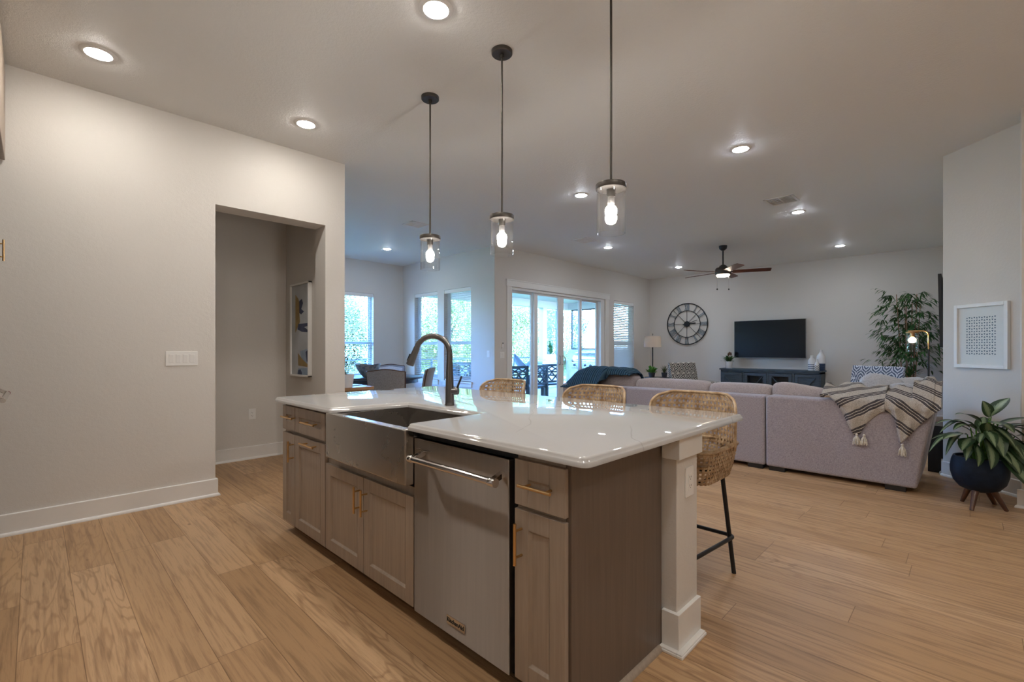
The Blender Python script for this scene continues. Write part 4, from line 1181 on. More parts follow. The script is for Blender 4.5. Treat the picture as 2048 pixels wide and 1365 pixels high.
# television, media console and what stands on it
t = thing('television', 'large flat television on the far wall above the console', 'television', (11.38, 3.18, 1.45))
b = MB(); b.box(11.345, 2.455, 1.022, 11.385, 3.905, 1.872); b.build('casing', M_tvframe, t, bevel=.004)
b = MB(); b.box(11.342, 2.465, 1.034, 11.346, 3.895, 1.862); b.build('screen', M_screen, t)
b = MB(); b.box(11.385, 2.85, 1.2, 11.464, 3.5, 1.65); b.build('wall_mount', M_dark, t)
t = thing('media_console', 'weathered blue-grey media console with barn-brace doors', 'media console', (11.23, 3.12, 0))
X0, X1, Y0, Y1 = 11.03, 11.43, 2.135, 4.09
b = MB(); b.box(X0 - .02, Y0 - .025, .752, X1, Y1 + .025, .785); b.build('top', M_console, t, bevel=.004)
b = MB(); b.box(X0 + .02, Y0, .10, X0 + .05, Y1, .752) if False else None
b.box(X0, Y0, .12, X1, Y0 + .03, .752); b.box(X0, Y1 - .03, .12, X1, Y1, .752); b.box(X1 - .02, Y0, .12, X1, Y1, .752); b.box(X0, Y0, .12, X1, Y1, .16); b.box(X0, Y0, .71, X1, Y1, .752)
for f in (1, 2, 3):
    y = Y0 + (Y1 - Y0) * f / 4; b.box(X0, y - .02, .16, X1, y + .02, .71)
b.build('carcass', M_console, t, bevel=.003)
for i in range(4):
    y0 = Y0 + (Y1 - Y0) * i / 4 + .025; y1 = Y0 + (Y1 - Y0) * (i + 1) / 4 - .025
    b = MB(); f = .06; x = X0 - .008
    b.box(x, y0, .17, x + .03, y0 + f, .70); b.box(x, y1 - f, .17, x + .03, y1, .70); b.box(x, y0 + f, .17, x + .03, y1 - f, .17 + f); b.box(x, y0 + f, .70 - f, x + .03, y1 - f, .70)
    up = i in (1, 2)
    if i in (0, 3): b.box(x + .012, y0 + f, .17 + f, x + .02, y1 - f, .70 - f)
    p, q = ((x + .006, y1 - f, .70 - f), (x + .006, y0 + f, .17 + f)) if i in (1, 3) else ((x + .006, y0 + f, .70 - f), (x + .006, y1 - f, .17 + f))
    b.bar(p, q, .012, .045, (1, 0, 0)); d = b.build('door', M_console, t, bevel=.002)
    if up:
        g = MB(); g.add([(x + .016, y0 + f, .17 + f), (x + .016, y1 - f, .17 + f), (x + .016, y1 - f, .70 - f), (x + .016, y0 + f, .70 - f)], [(0, 1, 2, 3)]); g.build('glass_panel', M_glass, d)
    h = MB(); h.bar((x - .012, y1 - .02 if i % 2 else y0 + .02, .48), (x - .012, y1 - .02 if i % 2 else y0 + .02, .40), .012, .012, (1, 0, 0)); h.build('latch', M_blackmetal, d)
for x in (X0 + .04, X1 - .04):
    for y in (Y0 + .04, Y1 - .04): MB().box(x - .035, y - .035, 0, x + .035, y + .035, .12).build('leg', M_console, t)
for i, (y, z) in enumerate(((3.36, .16), (2.86, .16))):
    o = box('media_box', (11.10, y - .14, z + .003), (11.36, y + .14, z + .083), M_blackmetal, None, .004); tag(o, 'black media box behind the %s glass console door' % ('left' if i == 0 else 'right'), 'electronics')

t = thing('console_plant', 'small plant with brown buds in a pale pot left of the television', 'potted plant', (11.13, 3.94, .785))
MB().lathe([(.062, .785), (.075, .82), (.080, .94), (.078, .945), (.070, .94), (.068, .925), (1e-6, .925)], (11.13, 3.94, 0), 24).build('pot', M_porcelain, t, smooth=True)
b = MB(); rng = random.Random(2)
for i in range(70):
    a = rng.uniform(0, 6.28); r_ = rng.uniform(.07, .23); z = rng.uniform(.0, .16); p = Vector((11.13, 3.94, .93))
    leaf(b, p + Vector((.02 * math.cos(a), .02 * math.sin(a), 0)), p + Vector((r_ * .75 * math.cos(a), r_ * math.sin(a), z)), .035, .16)
b.build('foliage', M_bamboo, t, smooth=True)
b = MB()
for y, z in ((3.90, 1.13), (3.93, 1.145), (3.955, 1.12)):
    b.tube([(11.13, 3.93, .93), (11.13, y, z - .05)], .004, 6); b.lathe([(1e-6, z - .06), (.016, z - .045), (.021, z - .02), (.014, z + .01), (1e-6, z + .025)], (11.13, y, 0), 12)
b.build('bud_stems', M_walnut, t, smooth=True)

def vase(label, x, y, prof, mat):
    t_ = MB(); t_.lathe(prof, (0, 0, 0), 28); o = t_.build('vase', mat, None, smooth=True); o.location = (x, y, .785); tag(o, label, 'vase', 'patterned vases on the console'); return o
vase('medium vase with painted bands, left of the three on the console', 11.14, 2.315, [(1e-6, 0), (.062, 0), (.066, .01), (.066, .19), (.055, .225), (.030, .255), (.026, .275), (.029, .31), (.022, .31), (1e-6, .28)], M_vaseband)
vase('small lattice vase in front between the two taller ones', 11.075, 2.212, [(1e-6, 0), (.042, 0), (.046, .01), (.046, .11), (.036, .15), (.019, .18), (.017, .205), (.020, .235), (.014, .235), (1e-6, .2)], M_vasecross)
vase('tallest vase, white above and navy below, right on the console', 11.19, 2.165, [(1e-6, 0), (.072, 0), (.076, .01), (.077, .24), (.070, .30), (.036, .355), (.030, .375), (.030, .40), (.035, .425), (.027, .425), (1e-6, .38)], M_vasenavy)

# wall clock
CY, CZZ, CR = 5.065, 1.852, .515
t = thing('wall_clock', 'large open metal wall clock with roman numerals on the far wall', 'clock', (11.44, CY, CZZ))
CXW = 11.435
def ringpts(r, n=72): return [(CXW, CY + r * math.sin(2 * math.pi * k / n), CZZ + r * math.cos(2 * math.pi * k / n)) for k in range(n)]
MB().tube(ringpts(CR), .0115, 8, True).build('outer_rim', M_clockdark, t, smooth=True)
MB().tube(ringpts(CR * .645), .0085, 8, True).build('inner_ring', M_clockdark, t, smooth=True)
def cp(r, a, off=0):     # a clockwise from 12 as seen from the room (looking +X, screen right is -Y); off tangential
    ca, sa = math.cos(a), math.sin(a)
    return Vector((CXW, CY - (r * sa + off * ca), CZZ + r * ca - off * sa))
b = MB()
for k in range(8): a = k * math.pi / 4; b.bar(cp(.07, a), cp(CR * .645, a), .009, .006, (1, 0, 0))
for k in range(4): a = (k + .5) * math.pi / 2; b.bar(cp(CR * .645, a), cp(CR, a), .008, .006, (1, 0, 0))
b.build('spokes', M_clockdark, t)
MB().lathe([(1e-6, CXW - .02), (.066, CXW - .018), (.072, CXW - .01), (.072, CXW + .012)], (0, CY, CZZ), 28, 'x').build('hub', M_clockdark, t, smooth=True)
NUM = ['XII', 'I', 'II', 'III', 'IIII', 'V', 'VI', 'VII', 'VIII', 'IX', 'X', 'XI']
r0, r1 = CR * .665, CR * .972
for h, s_ in enumerate(NUM):
    a = h * math.pi / 6; b = MB(); W = {'I': .030, 'V': .062, 'X': .066}
    tot = sum(W[c] for c in s_); x = -tot / 2
    for c in s_:
        w = W[c]; m = x + w / 2
        if c == 'I': b.bar(cp(r0, a, m), cp(r1, a, m), .021, .006, (1, 0, 0))
        if c == 'V':
            b.bar(cp(r1, a, m - .024), cp(r0, a, m), .022, .006, (1, 0, 0)); b.bar(cp(r1, a, m + .024), cp(r0, a, m), .012, .006, (1, 0, 0))
        if c == 'X':
            b.bar(cp(r1, a, m - .024), cp(r0, a, m + .024), .022, .006, (1, 0, 0)); b.bar(cp(r1, a, m + .024), cp(r0, a, m - .024), .010, .006, (1, 0, 0))
        x += w
    for rr in (r0 + .006, r1 - .006): b.bar(cp(rr, a, -tot / 2 - .004), cp(rr, a, tot / 2 + .004), .011, .006, (1, 0, 0))
    b.build('numeral', M_clock, t)
b = MB(); b.bar(cp(-.11, R(85)), cp(.22, R(85)), .020, .006, (1, 0, 0)); b.build('hour_hand', M_clockdark, t)
b = MB(); b.bar(cp(-.09, R(70)), cp(.27, R(70)), .012, .006, (1, 0, 0)); b.build('minute_hand', M_clockdark, t)

# floor lamp in the corner
LX, LY = 10.545, 5.525
t = thing('floor_lamp', 'floor lamp with a cream drum shade in the far corner', 'floor lamp', (LX, LY, 0))
MB().lathe([(1e-6, 0), (.14, 0), (.14, .012), (.03, .025), (.013, .05)], (LX, LY, 0), 28).build('base', M_blackmetal, t, smooth=True)
MB().tube([(LX, LY, .03), (LX, LY, 1.33)], .0135, 12).build('pole', M_blackmetal, t, smooth=True)
MB().lathe([(.205, 1.268), (.188, 1.535)], (LX, LY, 0), 40).build('lamp_shade', M_shadefab, t, smooth=True, solid=.003)
MB().ball((LX, LY, 1.40), .03, 14).build('bulb', emit('corner_bulb_glow', (1, .72, .45), 20), t, smooth=True)
b = MB(); b.tube([(LX, LY, 1.33), (LX, LY, 1.37)], .016, 10)
for k in range(3): a = k * 2.094; b.tube([(LX, LY, 1.53), (LX + .189 * math.cos(a), LY + .189 * math.sin(a), 1.53)], .003, 6)
b.tube([(LX + .028, LY, 1.36), (LX + .03, LY, 1.5), (LX, LY, 1.55), (LX, LY, 1.585)], .0035, 6); b.ball((LX, LY, 1.588), .012, 10); b.build('harp', M_blackmetal, t, smooth=True)

# side table and its two plants
t = thing('side_table', 'dark side table in the corner carrying two small plants', 'side table', (9.32, 4.78, 0))
MB().lathe([(1e-6, .60), (.26, .60), (.265, .61), (.265, .622), (1e-6, .622)], (9.32, 4.78, 0), 36).build('table_top', M_darkwood, t, smooth=True)
MB().tube([(9.32, 4.78, .02), (9.32, 4.78, .6)], .022, 12).build('pedestal', M_darkwood, t, smooth=True)
MB().lathe([(1e-6, 0), (.18, 0), (.18, .015), (.03, .03)], (9.32, 4.78, 0), 28).build('base', M_darkwood, t, smooth=True)
def potplant(label, x, y, z, mat, spiky, seed, pr, ph, spread, hgt, n, w):
    t = thing('potted_plant', label, 'potted plant', (x, y, z))
    MB().lathe([(1e-6, 0), (pr * .72, 0), (pr, ph), (pr * .88, ph), (pr * .86, ph - .015), (1e-6, ph - .015)], (x, y, z), 22).build('pot', M_potdark, t, smooth=True)
    b = MB(); rng = random.Random(seed)
    for i in range(n):
        a = rng.uniform(0, 6.283); q = rng.random(); r_ = spread * (.35 + .65 * q); zz = hgt * rng.uniform(.25, 1) * (1 - .4 * q)
        p = Vector((x, y, z + ph - .02))
        if spiky: leaf(b, p, p + Vector((r_ * math.cos(a), r_ * math.sin(a), zz)), w, .14, n=6)
        else:
            e = p + Vector((r_ * math.cos(a), r_ * math.sin(a), zz)); st_ = p + (e - p) * .5; leaf(b, st_, e, w, .1)
    b.build('foliage', mat, t, smooth=True)
    return t
potplant('bright green leafy plant in a dark pot left of the floor lamp pole', 9.245, 4.865, .622, M_green, False, 4, .075, .10, .15, .19, 60, .055)
potplant('spiky grass-leaved plant in a dark pot right of the floor lamp pole', 9.42, 4.665, .622, M_spiky, True, 6, .065, .10, .17, .20, 42, .012)

# two slipper chairs in key-patterned fabric
def make_chair(label, mat):
    t = thing('accent_chair', label, 'armchair', (0, 0, 0), 0, 'key-patterned accent chairs')
    # local: faces -Y, back at +Y
    def bk(u, v):
        x = (u - .5) * .66; z = .34 + .58 * v; return (x * (1 + .04 * v), .30 + .13 * v, z)
    b = MB()
    def shell(u, v):
        # closed loop: front face, top, rear face
        w = .385 * (1.0 + .03 * math.sin(v * math.pi)); x = (2 * u - 1) * w
        if v < .46: q = v / .46; y, z = .235 + .12 * q, .36 + .54 * q
        elif v < .54: q = (v - .46) / .08; y, z = .355 + .05 * q + .0, .90 + .03 * math.sin(q * math.pi)
        else: q = (v - .54) / .46; y, z = .405 - .05 * q, .90 - .62 * q
        bulge = .02 * math.sin(u * math.pi)
        return (x, y - bulge if v < .5 else y + bulge * .5, z)
    b.grid(shell, 16, 40)
    for sx in (0, 1):
        ls = [shell(sx, v / 40) for v in range(41)]; n0 = len(b.v); b.add(ls, [tuple(range(41))]); b.uv.update({n0 + i: (p[1] * 1.3, p[2] * 1.3) for i, p in enumerate(ls)})
    b.build('backrest', mat, t, world=False, smooth=True)
    s = MB(); s.M = Matrix.Translation((0, -.06, .42))
    def seatg(u, v):
        a = v * 2 * math.pi; x = (2 * u - 1) * .385
        y = math.copysign(abs(math.cos(a)) ** .35, math.cos(a)) * .33; z = math.copysign(abs(math.sin(a)) ** .5, math.sin(a)) * .115
        return (x, y, z)
    s.grid(seatg, 8, 32)
    for sx in (0, 1):
        ls = [seatg(sx, v / 32) for v in range(32)]; n0 = len(s.v); s.add(ls, [tuple(range(32))]); s.uv.update({n0 + i: (p[1] * 1.3, p[2] * 1.3) for i, p in enumerate(ls)})
    s.build('seat', mat, t, world=False, smooth=True)
    for sx, sy in ((1, 1), (1, -1), (-1, 1), (-1, -1)):
        b = MB(); b.tube([(.27 * sx, -.05 + .27 * sy, .32), (.29 * sx, -.05 + .30 * sy, 0)], [.022, .014], 10); b.build('leg', M_blackwood, t, world=False, smooth=True)
    return t
ch = make_chair('patterned accent chair left of the media console, below the clock', M_key)
ch.location = (9.92, 4.20, 0); ch.rotation_euler = (0, 0, R(-18))
c2 = dup(ch, (9.85, 1.28, 0), R(-112), 'patterned accent chair in front of the bamboo, daylight blue put into its fabric colour')
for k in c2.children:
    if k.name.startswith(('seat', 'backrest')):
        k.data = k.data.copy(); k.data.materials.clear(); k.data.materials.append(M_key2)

# bamboo
BX, BY = 10.80, .77
t = thing('bamboo_plant', 'tall bamboo plant in the far right corner', 'plant', (BX, BY, 0))
MB().lathe([(1e-6, 0), (.14, 0), (.18, .30), (.16, .30), (.155, .27), (1e-6, .27)], (BX, BY, 0), 26).build('pot', M_potdark, t, smooth=True)
rng = random.Random(11); fol = MB()
for i in range(7):
    a = i * .9 + .3; r_ = .03 + .13 * rng.random()
    p0 = Vector((BX + r_ * math.cos(a) * .7, BY + r_ * math.sin(a), .27)); top = Vector((BX + r_ * 2.2 * math.cos(a) * .6, BY + r_ * 2.4 * math.sin(a), rng.uniform(1.95, 2.28)))
    b = MB(); pts = [p0 + (top - p0) * k / 9 for k in range(10)]; b.tube(pts, [.012 - .0007 * k for k in range(10)], 8)
    for k in range(1, 10): b.ball(tuple(pts[k]), .0135 - .0007 * k, 8, (1, 1, .35))
    b.build('cane', M_cane, t, smooth=True)
    nb = 34
    for k in range(nb):
        f = rng.uniform(.45, 1.0) if k % 6 else rng.uniform(.30, .5)
        q = p0 + (top - p0) * f; an = rng.uniform(0, 6.283); L = rng.uniform(.16, .52) * (1.15 - .35 * f)
        e = q + Vector((L * math.cos(an) * .75, L * math.sin(an), rng.uniform(-.02, .20)))
        if e.y < .24: e.y = .24 + rng.random() * .06
        if e.x > 11.38: e.x = 11.38
        for _ in range(rng.randint(7, 10)):
            g = q + (e - q) * rng.uniform(.45, 1.0); la = an + rng.uniform(-1.1, 1.1); ll = rng.uniform(.11, .20)
            ti = g + Vector((ll * .8 * math.cos(la), ll * .8 * math.sin(la), -ll * rng.uniform(.05, .75)))
            if ti.y < .21: ti.y = .21
            if ti.x > 11.43: ti.x = 11.43
            leaf(fol, g, ti, rng.uniform(.018, .028), .10, n=4)
for i in range(60):
    an = rng.uniform(0, 6.28); ll = rng.uniform(.14, .3); g = Vector((BX + .05 * math.cos(an), BY + .05 * math.sin(an), .70 + .1 * rng.random()))
    leaf(fol, g, g + Vector((ll * .7 * math.cos(an), ll * math.sin(an), rng.uniform(.02, .16))), .024, .15, n=4)
fol.build('foliage', M_bamboo, t, smooth=True)

# glass-shade reading lamp at the right end of the sofa
t = thing('reading_lamp', 'slim brass-armed reading lamp with a clear glass shade at the right end of the sofa', 'floor lamp', (7.76, .365, 0))
MB().lathe([(1e-6, 0), (.12, 0), (.12, .014), (.02, .025)], (7.76, .365, 0), 28).build('base', M_blackmetal, t, smooth=True)
MB().tube([(7.76, .365, .02), (7.76, .365, 1.22)], .0105, 10).build('pole', M_blackmetal, t, smooth=True)
arc = [(7.76, .365, 1.21), (7.76, .365, 1.40), (7.76, .372, 1.425), (7.76, .392, 1.444), (7.76, .42, 1.45), (7.76, .56, 1.45)]
MB().tube(arc, .0085, 10).build('arm', M_brass, t, smooth=True)
MB().lathe([(1e-6, 1.425), (.063, 1.425), (.065, 1.432), (.065, 1.440), (.01, 1.446), (.01, 1.452)], (7.76, .52, 0), 28).lathe([(1e-6, 1.375), (.022, 1.375), (.022, 1.425)], (7.76, .52, 0), 16).build('socket_cap', M_brass, t, smooth=True)
MB().lathe([(.062, 1.425), (.062, 1.185), (.0595, 1.185), (.0595, 1.425)], (7.76, .52, 0), 36).build('glass_shade', M_shade, t, smooth=True)
MB().lathe([(1e-6, 1.30), (.022, 1.304), (.036, 1.318), (.040, 1.335), (.034, 1.352), (.02, 1.366), (.016, 1.375)], (7.76, .52, 0), 22).build('bulb', M_bulb_s, t, smooth=True)

# second television on the right wall and the black cabinet below it
t = thing('side_television', 'dark television on the right wall seen edge-on beside the angled wall', 'television', (7.6, .22, 1.6))
b = MB(); b.hexa([(6.95, .205, 1.24), (8.25, .205, 1.24), (8.25, .235, 1.24), (6.95, .235, 1.24), (6.95, .222, 2.05), (8.25, .222, 2.05), (8.25, .252, 2.05), (6.95, .252, 2.05)]); b.build('casing', M_blackmetal, t, bevel=.003)
box('wall_bracket', (7.4, .188, 1.5), (7.8, .215, 1.8), M_dark, t)
b = MB(); b.box(6.25, .187, 0, 6.62, .300, .46); o = b.build('floor_speaker', M_blackmetal, None, bevel=.004); tag(o, 'black box between the sofa end and the angled wall', 'speaker')

# framed print on the angled wall: rows of little triangles
t = thing('framed_print', 'white framed print of small dark triangles on the angled wall', 'picture', (5.88, -.07, 1.34))
A45 = Vector((6.147, .185, 0)); D45 = Vector((-1, -1, 0)).normalized(); N45 = Vector((-1, 1, 0)).normalized()
def fr(k, z, d): return A45 + D45 * k + N45 * d + Vector((0, 0, z))
def slab45(b, k0, k1, z0, z1, d0, d1):
    b.hexa([fr(k0, z0, d0), fr(k1, z0, d0), fr(k1, z0, d1), fr(k0, z0, d1), fr(k0, z1, d0), fr(k1, z1, d0), fr(k1, z1, d1), fr(k0, z1, d1)])
k0, k1, z0, z1 = .137, .608, 1.052, 1.628; f = .030
b = MB(); slab45(b, k0, k0 + f, z0, z1, 0, .028); slab45(b, k1 - f, k1, z0, z1, 0, .028); slab45(b, k0 + f, k1 - f, z0, z0 + f, 0, .028); slab45(b, k0 + f, k1 - f, z1 - f, z1, 0, .028)
b.build('frame', M_white, t, bevel=.002)
b = MB(); slab45(b, k0 + f, k1 - f, z0 + f, z1 - f, .002, .010); b.build('mat_board', M_white, t)
b = MB(); ka, kb, za, zb = k0 + .098, k1 - .105, z0 + .115, z1 - .112; nx, nz = 12, 14
for i in range(nx):
    for j in range(nz):
        kc = ka + (kb - ka) * (i + .5) / nx; zc = za + (zb - za) * (j + .5) / nz; s_ = .0085; up = (i + j) % 2
        tri = [(kc - s_, zc - s_ * .8), (kc + s_, zc - s_ * .8), (kc, zc + s_ * .9)] if up else [(kc - s_, zc + s_ * .8), (kc + s_, zc + s_ * .8), (kc, zc - s_ * .9)]
        b.add([fr(k, z, .0104) for k, z in tri], [(0, 1, 2)])
b.build('triangle_pattern', plain('teal_print_ink', (.085, .14, .19), .7), t)
g = MB(); g.add([fr(k0 + f, z0 + f, .018), fr(k1 - f, z0 + f, .018), fr(k1 - f, z1 - f, .018), fr(k0 + f, z1 - f, .018)], [(0, 1, 2, 3)]); g.build('glazing', M_glass, t)

# planter with a variegated plant
PX, PY = 5.115, -.052
t = thing('planter', 'navy bowl planter on wooden legs with a variegated plant by the angled wall', 'potted plant', (PX, PY, 0))
MB().lathe([(1e-6, .122), (.06, .124), (.115, .148), (.150, .195), (.166, .255), (.168, .30), (.160, .355), (.148, .388), (.139, .388), (.136, .37), (1e-6, .365)], (PX, PY, 0), 44).build('bowl', M_potblue, t, smooth=True)
MB().lathe([(1e-6, .372), (.136, .368)], (PX, PY, 0), 30).build('soil', M_soil, t)
for fx, fy in ((4.957, -.010), (5.113, -.200), (5.205, .045), (5.28, -.14)):
    d = Vector((fx - PX, fy - PY, 0)); d_ = d.normalized()
    b = MB(); b.tube([Vector((PX, PY, .165)) + d_ * .065, Vector((fx, fy, 0))], [.024, .0125], 14); b.build('leg', M_walnut, t, smooth=True)
rtv, awv, upv = Vector((.6997, -.7145, 0)), Vector((.7145, .6997, 0)), Vector((0, 0, 1))
b = MB(); st = MB(); rng = random.Random(5)
cen = Vector((PX, PY, .40))
def lp(t_): return (math.sin(math.pi * min(1, t_ ** .85)) ** .75) if t_ < 1 else 0
# (tip right, tip up, tip away, root right, root up, width, sag)
LV = [(.215, .445, -.02, .085, .30, .125, .05), (.045, .42, .02, .085, .29, .085, .03), (.325, .30, -.02, .09, .235, .075, .06), (-.19, .315, .0, .02, .25, .070, .12), (-.25, .20, -.05, -.04, .20, .075, .2),
      (-.29, .165, .02, -.02, .22, .060, .25), (-.355, .135, -.08, -.12, .16, .085, .08), (-.25, .06, -.12, -.11, .14, .085, .06), (-.17, -.05, -.16, -.10, .12, .075, .1), (-.115, -.06, -.20, -.035, .16, .095, .1),
      (-.02, .03, -.2, .03, .21, .10, .12), (.02, -.02, -.22, .01, .09, .075, .05), (.155, -.19, -.21, .03, .095, .115, .1), (.275, -.20, -.18, .10, .10, .105, .12), (.23, .0, -.16, .12, .14, .10, .12),
      (.31, .17, -.06, .13, .20, .085, .2), (.40, .12, .0, .16, .22, .065, .2), (.42, -.15, -.08, .22, .12, .10, .2), (.36, -.12, -.14, .20, .10, .11, .12), (.44, .02, .05, .20, .16, .085, .2),
      (.0, .26, -.16, .06, .27, .09, -.05), (.10, .20, -.16, .09, .26, .085, .1), (-.06, .27, -.12, .04, .14, .095, .05), (-.10, .22, .10, 0, .15, .085, .1), (.16, .28, .12, .06, .15, .085, .1),
      (.30, .05, .18, .1, .12, .09, .2), (-.22, .08, .18, -.06, .10, .09, .2), (-.37, .02, .02, -.16, .13, .05, .25), (.19, .12, -.14, .06, .20, .08, .12), (.34, .22, .08, .12, .20, .075, .15), (-.15, .12, -.15, -.02, .18, .05, .1),
      (-.20, -.02, -.10, -.06, .15, .08, .15), (.10, -.10, -.20, .04, .12, .095, .12), (.20, -.08, -.20, .08, .17, .10, .12), (.07, .10, -.20, .02, .24, .10, .1), (.26, .10, -.14, .08, .23, .085, .18), (-.07, .10, -.19, -.01, .20, .07, .12), (-.28, .0, -.02, -.10, .16, .06, .3), (.38, .05, -.06, .16, .22, .09, .2), (-.32, .24, .02, -.06, .21, .06, .15), (.12, .02, -.21, .06, .18, .10, .1)]
for tr, tu, ta, rr_, ru, w, sg in LV:
    if tr > .22: ta = min(ta, -(tr - .22) * .95)
    tip = cen + rtv * tr + upv * tu + awv * ta; root = cen + rtv * rr_ + upv * ru + awv * (ta * .35)
    leaf(b, root, tip, w * 1.12, sg, (0, 0, 1) if abs((tip - root).normalized().z) < .8 else tuple(-awv), 9, True, lp, .12)
    st.tube([cen + rtv * rr_ * .35 + awv * ta * .1 + upv * -.03, cen + rtv * rr_ * .8 + awv * ta * .25 + upv * ru * .6, root], [.006, .005, .0035], 6)
b.build('foliage', M_varieg, t, smooth=True, sub=1); st.build('stems', M_green, t, smooth=True)
# ------------------------------------------------------------------ hallway picture, dining nook
t = thing('abstract_picture', 'tall narrow abstract picture in a white frame on the hallway wall', 'picture', (2.06, 5.24, 1.44))
y0, y1, z0, z1 = 4.99, 5.50, .922, 1.945; f = .018; xw = 2.06
b = MB()
for a0, a1, c0, c1 in ((y0, y0 + f, z0, z1), (y1 - f, y1, z0, z1), (y0, y1, z0, z0 + f), (y0, y1, z1 - f, z1)): b.box(xw - .04, a0, c0, xw, a1, c1)
b.build('frame', M_white, t, bevel=.002)
box('canvas', (xw - .022, y0 + f, z0 + f), (xw - .004, y1 - f, z1 - f), plain('pale_wash', (.50, .53, .56), .8, noise=.12, nscale=5), t)
def blob(name, pts, mat, d):
    MB().add([(xw - d, y, z) for y, z in pts], [tuple(range(len(pts)))]).build(name, mat, t)
M_ochre = plain('ochre_paint', (.34, .24, .10), .8, noise=.2, nscale=9); M_ink = plain('ink_blue_paint', (.06, .075, .14), .8, noise=.3, nscale=9); M_wash = plain('blue_wash', (.30, .38, .50), .8, noise=.2, nscale=7)
blob('ochre_shape', [(5.38, 1.83), (5.30, 1.78), (5.24, 1.70), (5.27, 1.62), (5.25, 1.52), (5.31, 1.47), (5.38, 1.40)], M_ochre, .0225)
blob('ink_shape', [(5.27, 1.75), (5.20, 1.77), (5.17, 1.72), (5.22, 1.66), (5.14, 1.63), (5.22, 1.60), (5.27, 1.62)], M_ink, .0228)
blob('ink_stroke', [(5.30, 1.50), (5.02, 1.50), (5.02, 1.47), (5.14, 1.46), (5.02, 1.42), (5.02, 1.40), (5.2, 1.41), (5.32, 1.44)], M_ink, .0228)
blob('wash_shape', [(5.25, 1.20), (5.02, 1.23), (5.02, 1.06), (5.16, 1.07), (5.22, 1.12)], M_wash, .0225)
blob('ochre_wedge', [(5.31, 1.18), (5.18, 1.11), (5.02, 1.05), (5.02, 1.03), (5.30, 1.04)], M_ochre, .0228)
blob('ink_disc', [(5.10, 1.19), (5.05, 1.21), (5.02, 1.19), (5.02, 1.08), (5.07, 1.09)], M_ink, .0230)
blob('lower_wash', [(5.30, 1.01), (5.02, 1.02), (5.02, .945), (5.33, .945)], M_wash, .0226)
blob('lower_ink', [(5.31, .945), (5.30, .99), (5.24, 1.0), (5.20, .97), (5.19, .945)], M_ink, .0229)

t = thing('oak_console', 'honey oak console table against the partition wall at the nook', 'console table', (2.53, 5.9, 0))
box('table_top', (2.205, 5.15, .735), (2.875, 6.75, .772), M_deskwood, t, .003)
box('apron', (2.225, 5.19, .65), (2.845, 6.71, .735), M_deskwood, t)
for x in (2.25, 2.81):
    for y in (5.215, 6.685): box('leg', (x - .028, y - .028, 0), (x + .028, y + .028, .65), M_deskwood, t, .003)
t = thing('white_planter', 'white pot with a dark leafy plant on the oak console', 'potted plant', (2.56, 5.245, .772))
MB().lathe([(1e-6, 0), (.075, 0), (.098, .155), (.088, .155), (.084, .14), (1e-6, .14)], (2.56, 5.245, .772), 28).build('pot', M_porcelain, t, smooth=True)
b = MB(); rng = random.Random(9); s_ = MB()
for i in range(9):
    a = rng.uniform(0, 6.28); h = rng.uniform(.18, .42); p = Vector((2.56, 5.245, .90)); e = p + Vector(((.15 * math.cos(a)), (.15 * math.sin(a)), h)); s_.tube([p, p + (e - p) * .6 + Vector((0, 0, .03)), e], .0028, 6)
    for k in range(8):
        q = p + (e - p) * rng.uniform(.5, 1.02); la = rng.uniform(0, 6.28); ll = rng.uniform(.05, .10); leaf(b, q, q + Vector((ll * math.cos(la), ll * math.sin(la), rng.uniform(-.04, .05))), .018, .12, n=4)
b.build('foliage', M_oliveleaf, t, smooth=True); s_.build('stems', M_bark, t, smooth=True)
b = MB(); b.M = Matrix.Translation((2.70, 5.47, .773)) @ Matrix.Rotation(R(20), 4, 'Z'); b.box(-.14, -.10, 0, .14, .10, .008)
o = b.build('magazine', plain('glossy_blue_cover', (.28, .48, .66), .3), None); tag(o, 'blue magazine lying on the oak console beside the white pot', 'magazine')

TX, TY = 4.12, 7.12
t = thing('dining_table', 'round dark dining table in the nook', 'table', (TX, TY, 0))
MB().lathe([(1e-6, .725), (.66, .725), (.68, .735), (.68, .755), (.67, .762), (1e-6, .762)], (TX, TY, 0), 56).build('table_top', M_darkwood, t, smooth=True)
MB().lathe([(.60, .66), (.60, .725), (.575, .725), (.575, .66)], (TX, TY, 0), 48).build('apron', M_darkwood, t, smooth=True)
MB().lathe([(.34, 0), (.34, .04), (.12, .08), (.085, .2), (.10, .45), (.16, .725)], (TX, TY, 0), 32).build('pedestal', M_darkwood, t, smooth=True)
BX2, BY2 = 3.81, 7.02
b = MB(); n = 48; prof = [(.02, 0), (.075, 0), (.125, .055), (.175, .135), (.205, .215)]
def bowlp(i, k, off=0):
    r_, z = prof[i]; a = 2 * math.pi * k / n; wv = .012 * math.cos(2 * a + 1.6) * (i / 4) ** 2
    return (BX2 + (r_ - off) * math.cos(a), BY2 + (r_ - off) * math.sin(a), .763 + z + wv + (off * .6 if i < 3 else 0))
vs = [bowlp(i, k) for i in range(5) for k in range(n)] + [bowlp(i, k, .010) for i in (4, 3, 2, 1, 0) for k in range(n)]
fs = [(i * n + k, i * n + (k + 1) % n, (i + 1) * n + (k + 1) % n, (i + 1) * n + k) for i in range(9) for k in range(n)] + [tuple(reversed(range(n))), tuple(range(9 * n, 10 * n))]
o = b.add(vs, fs).build('stoneware_bowl', M_bowl, None, smooth=True); tag(o, 'large mottled bowl with a wavy rim on the dark dining table', 'bowl')

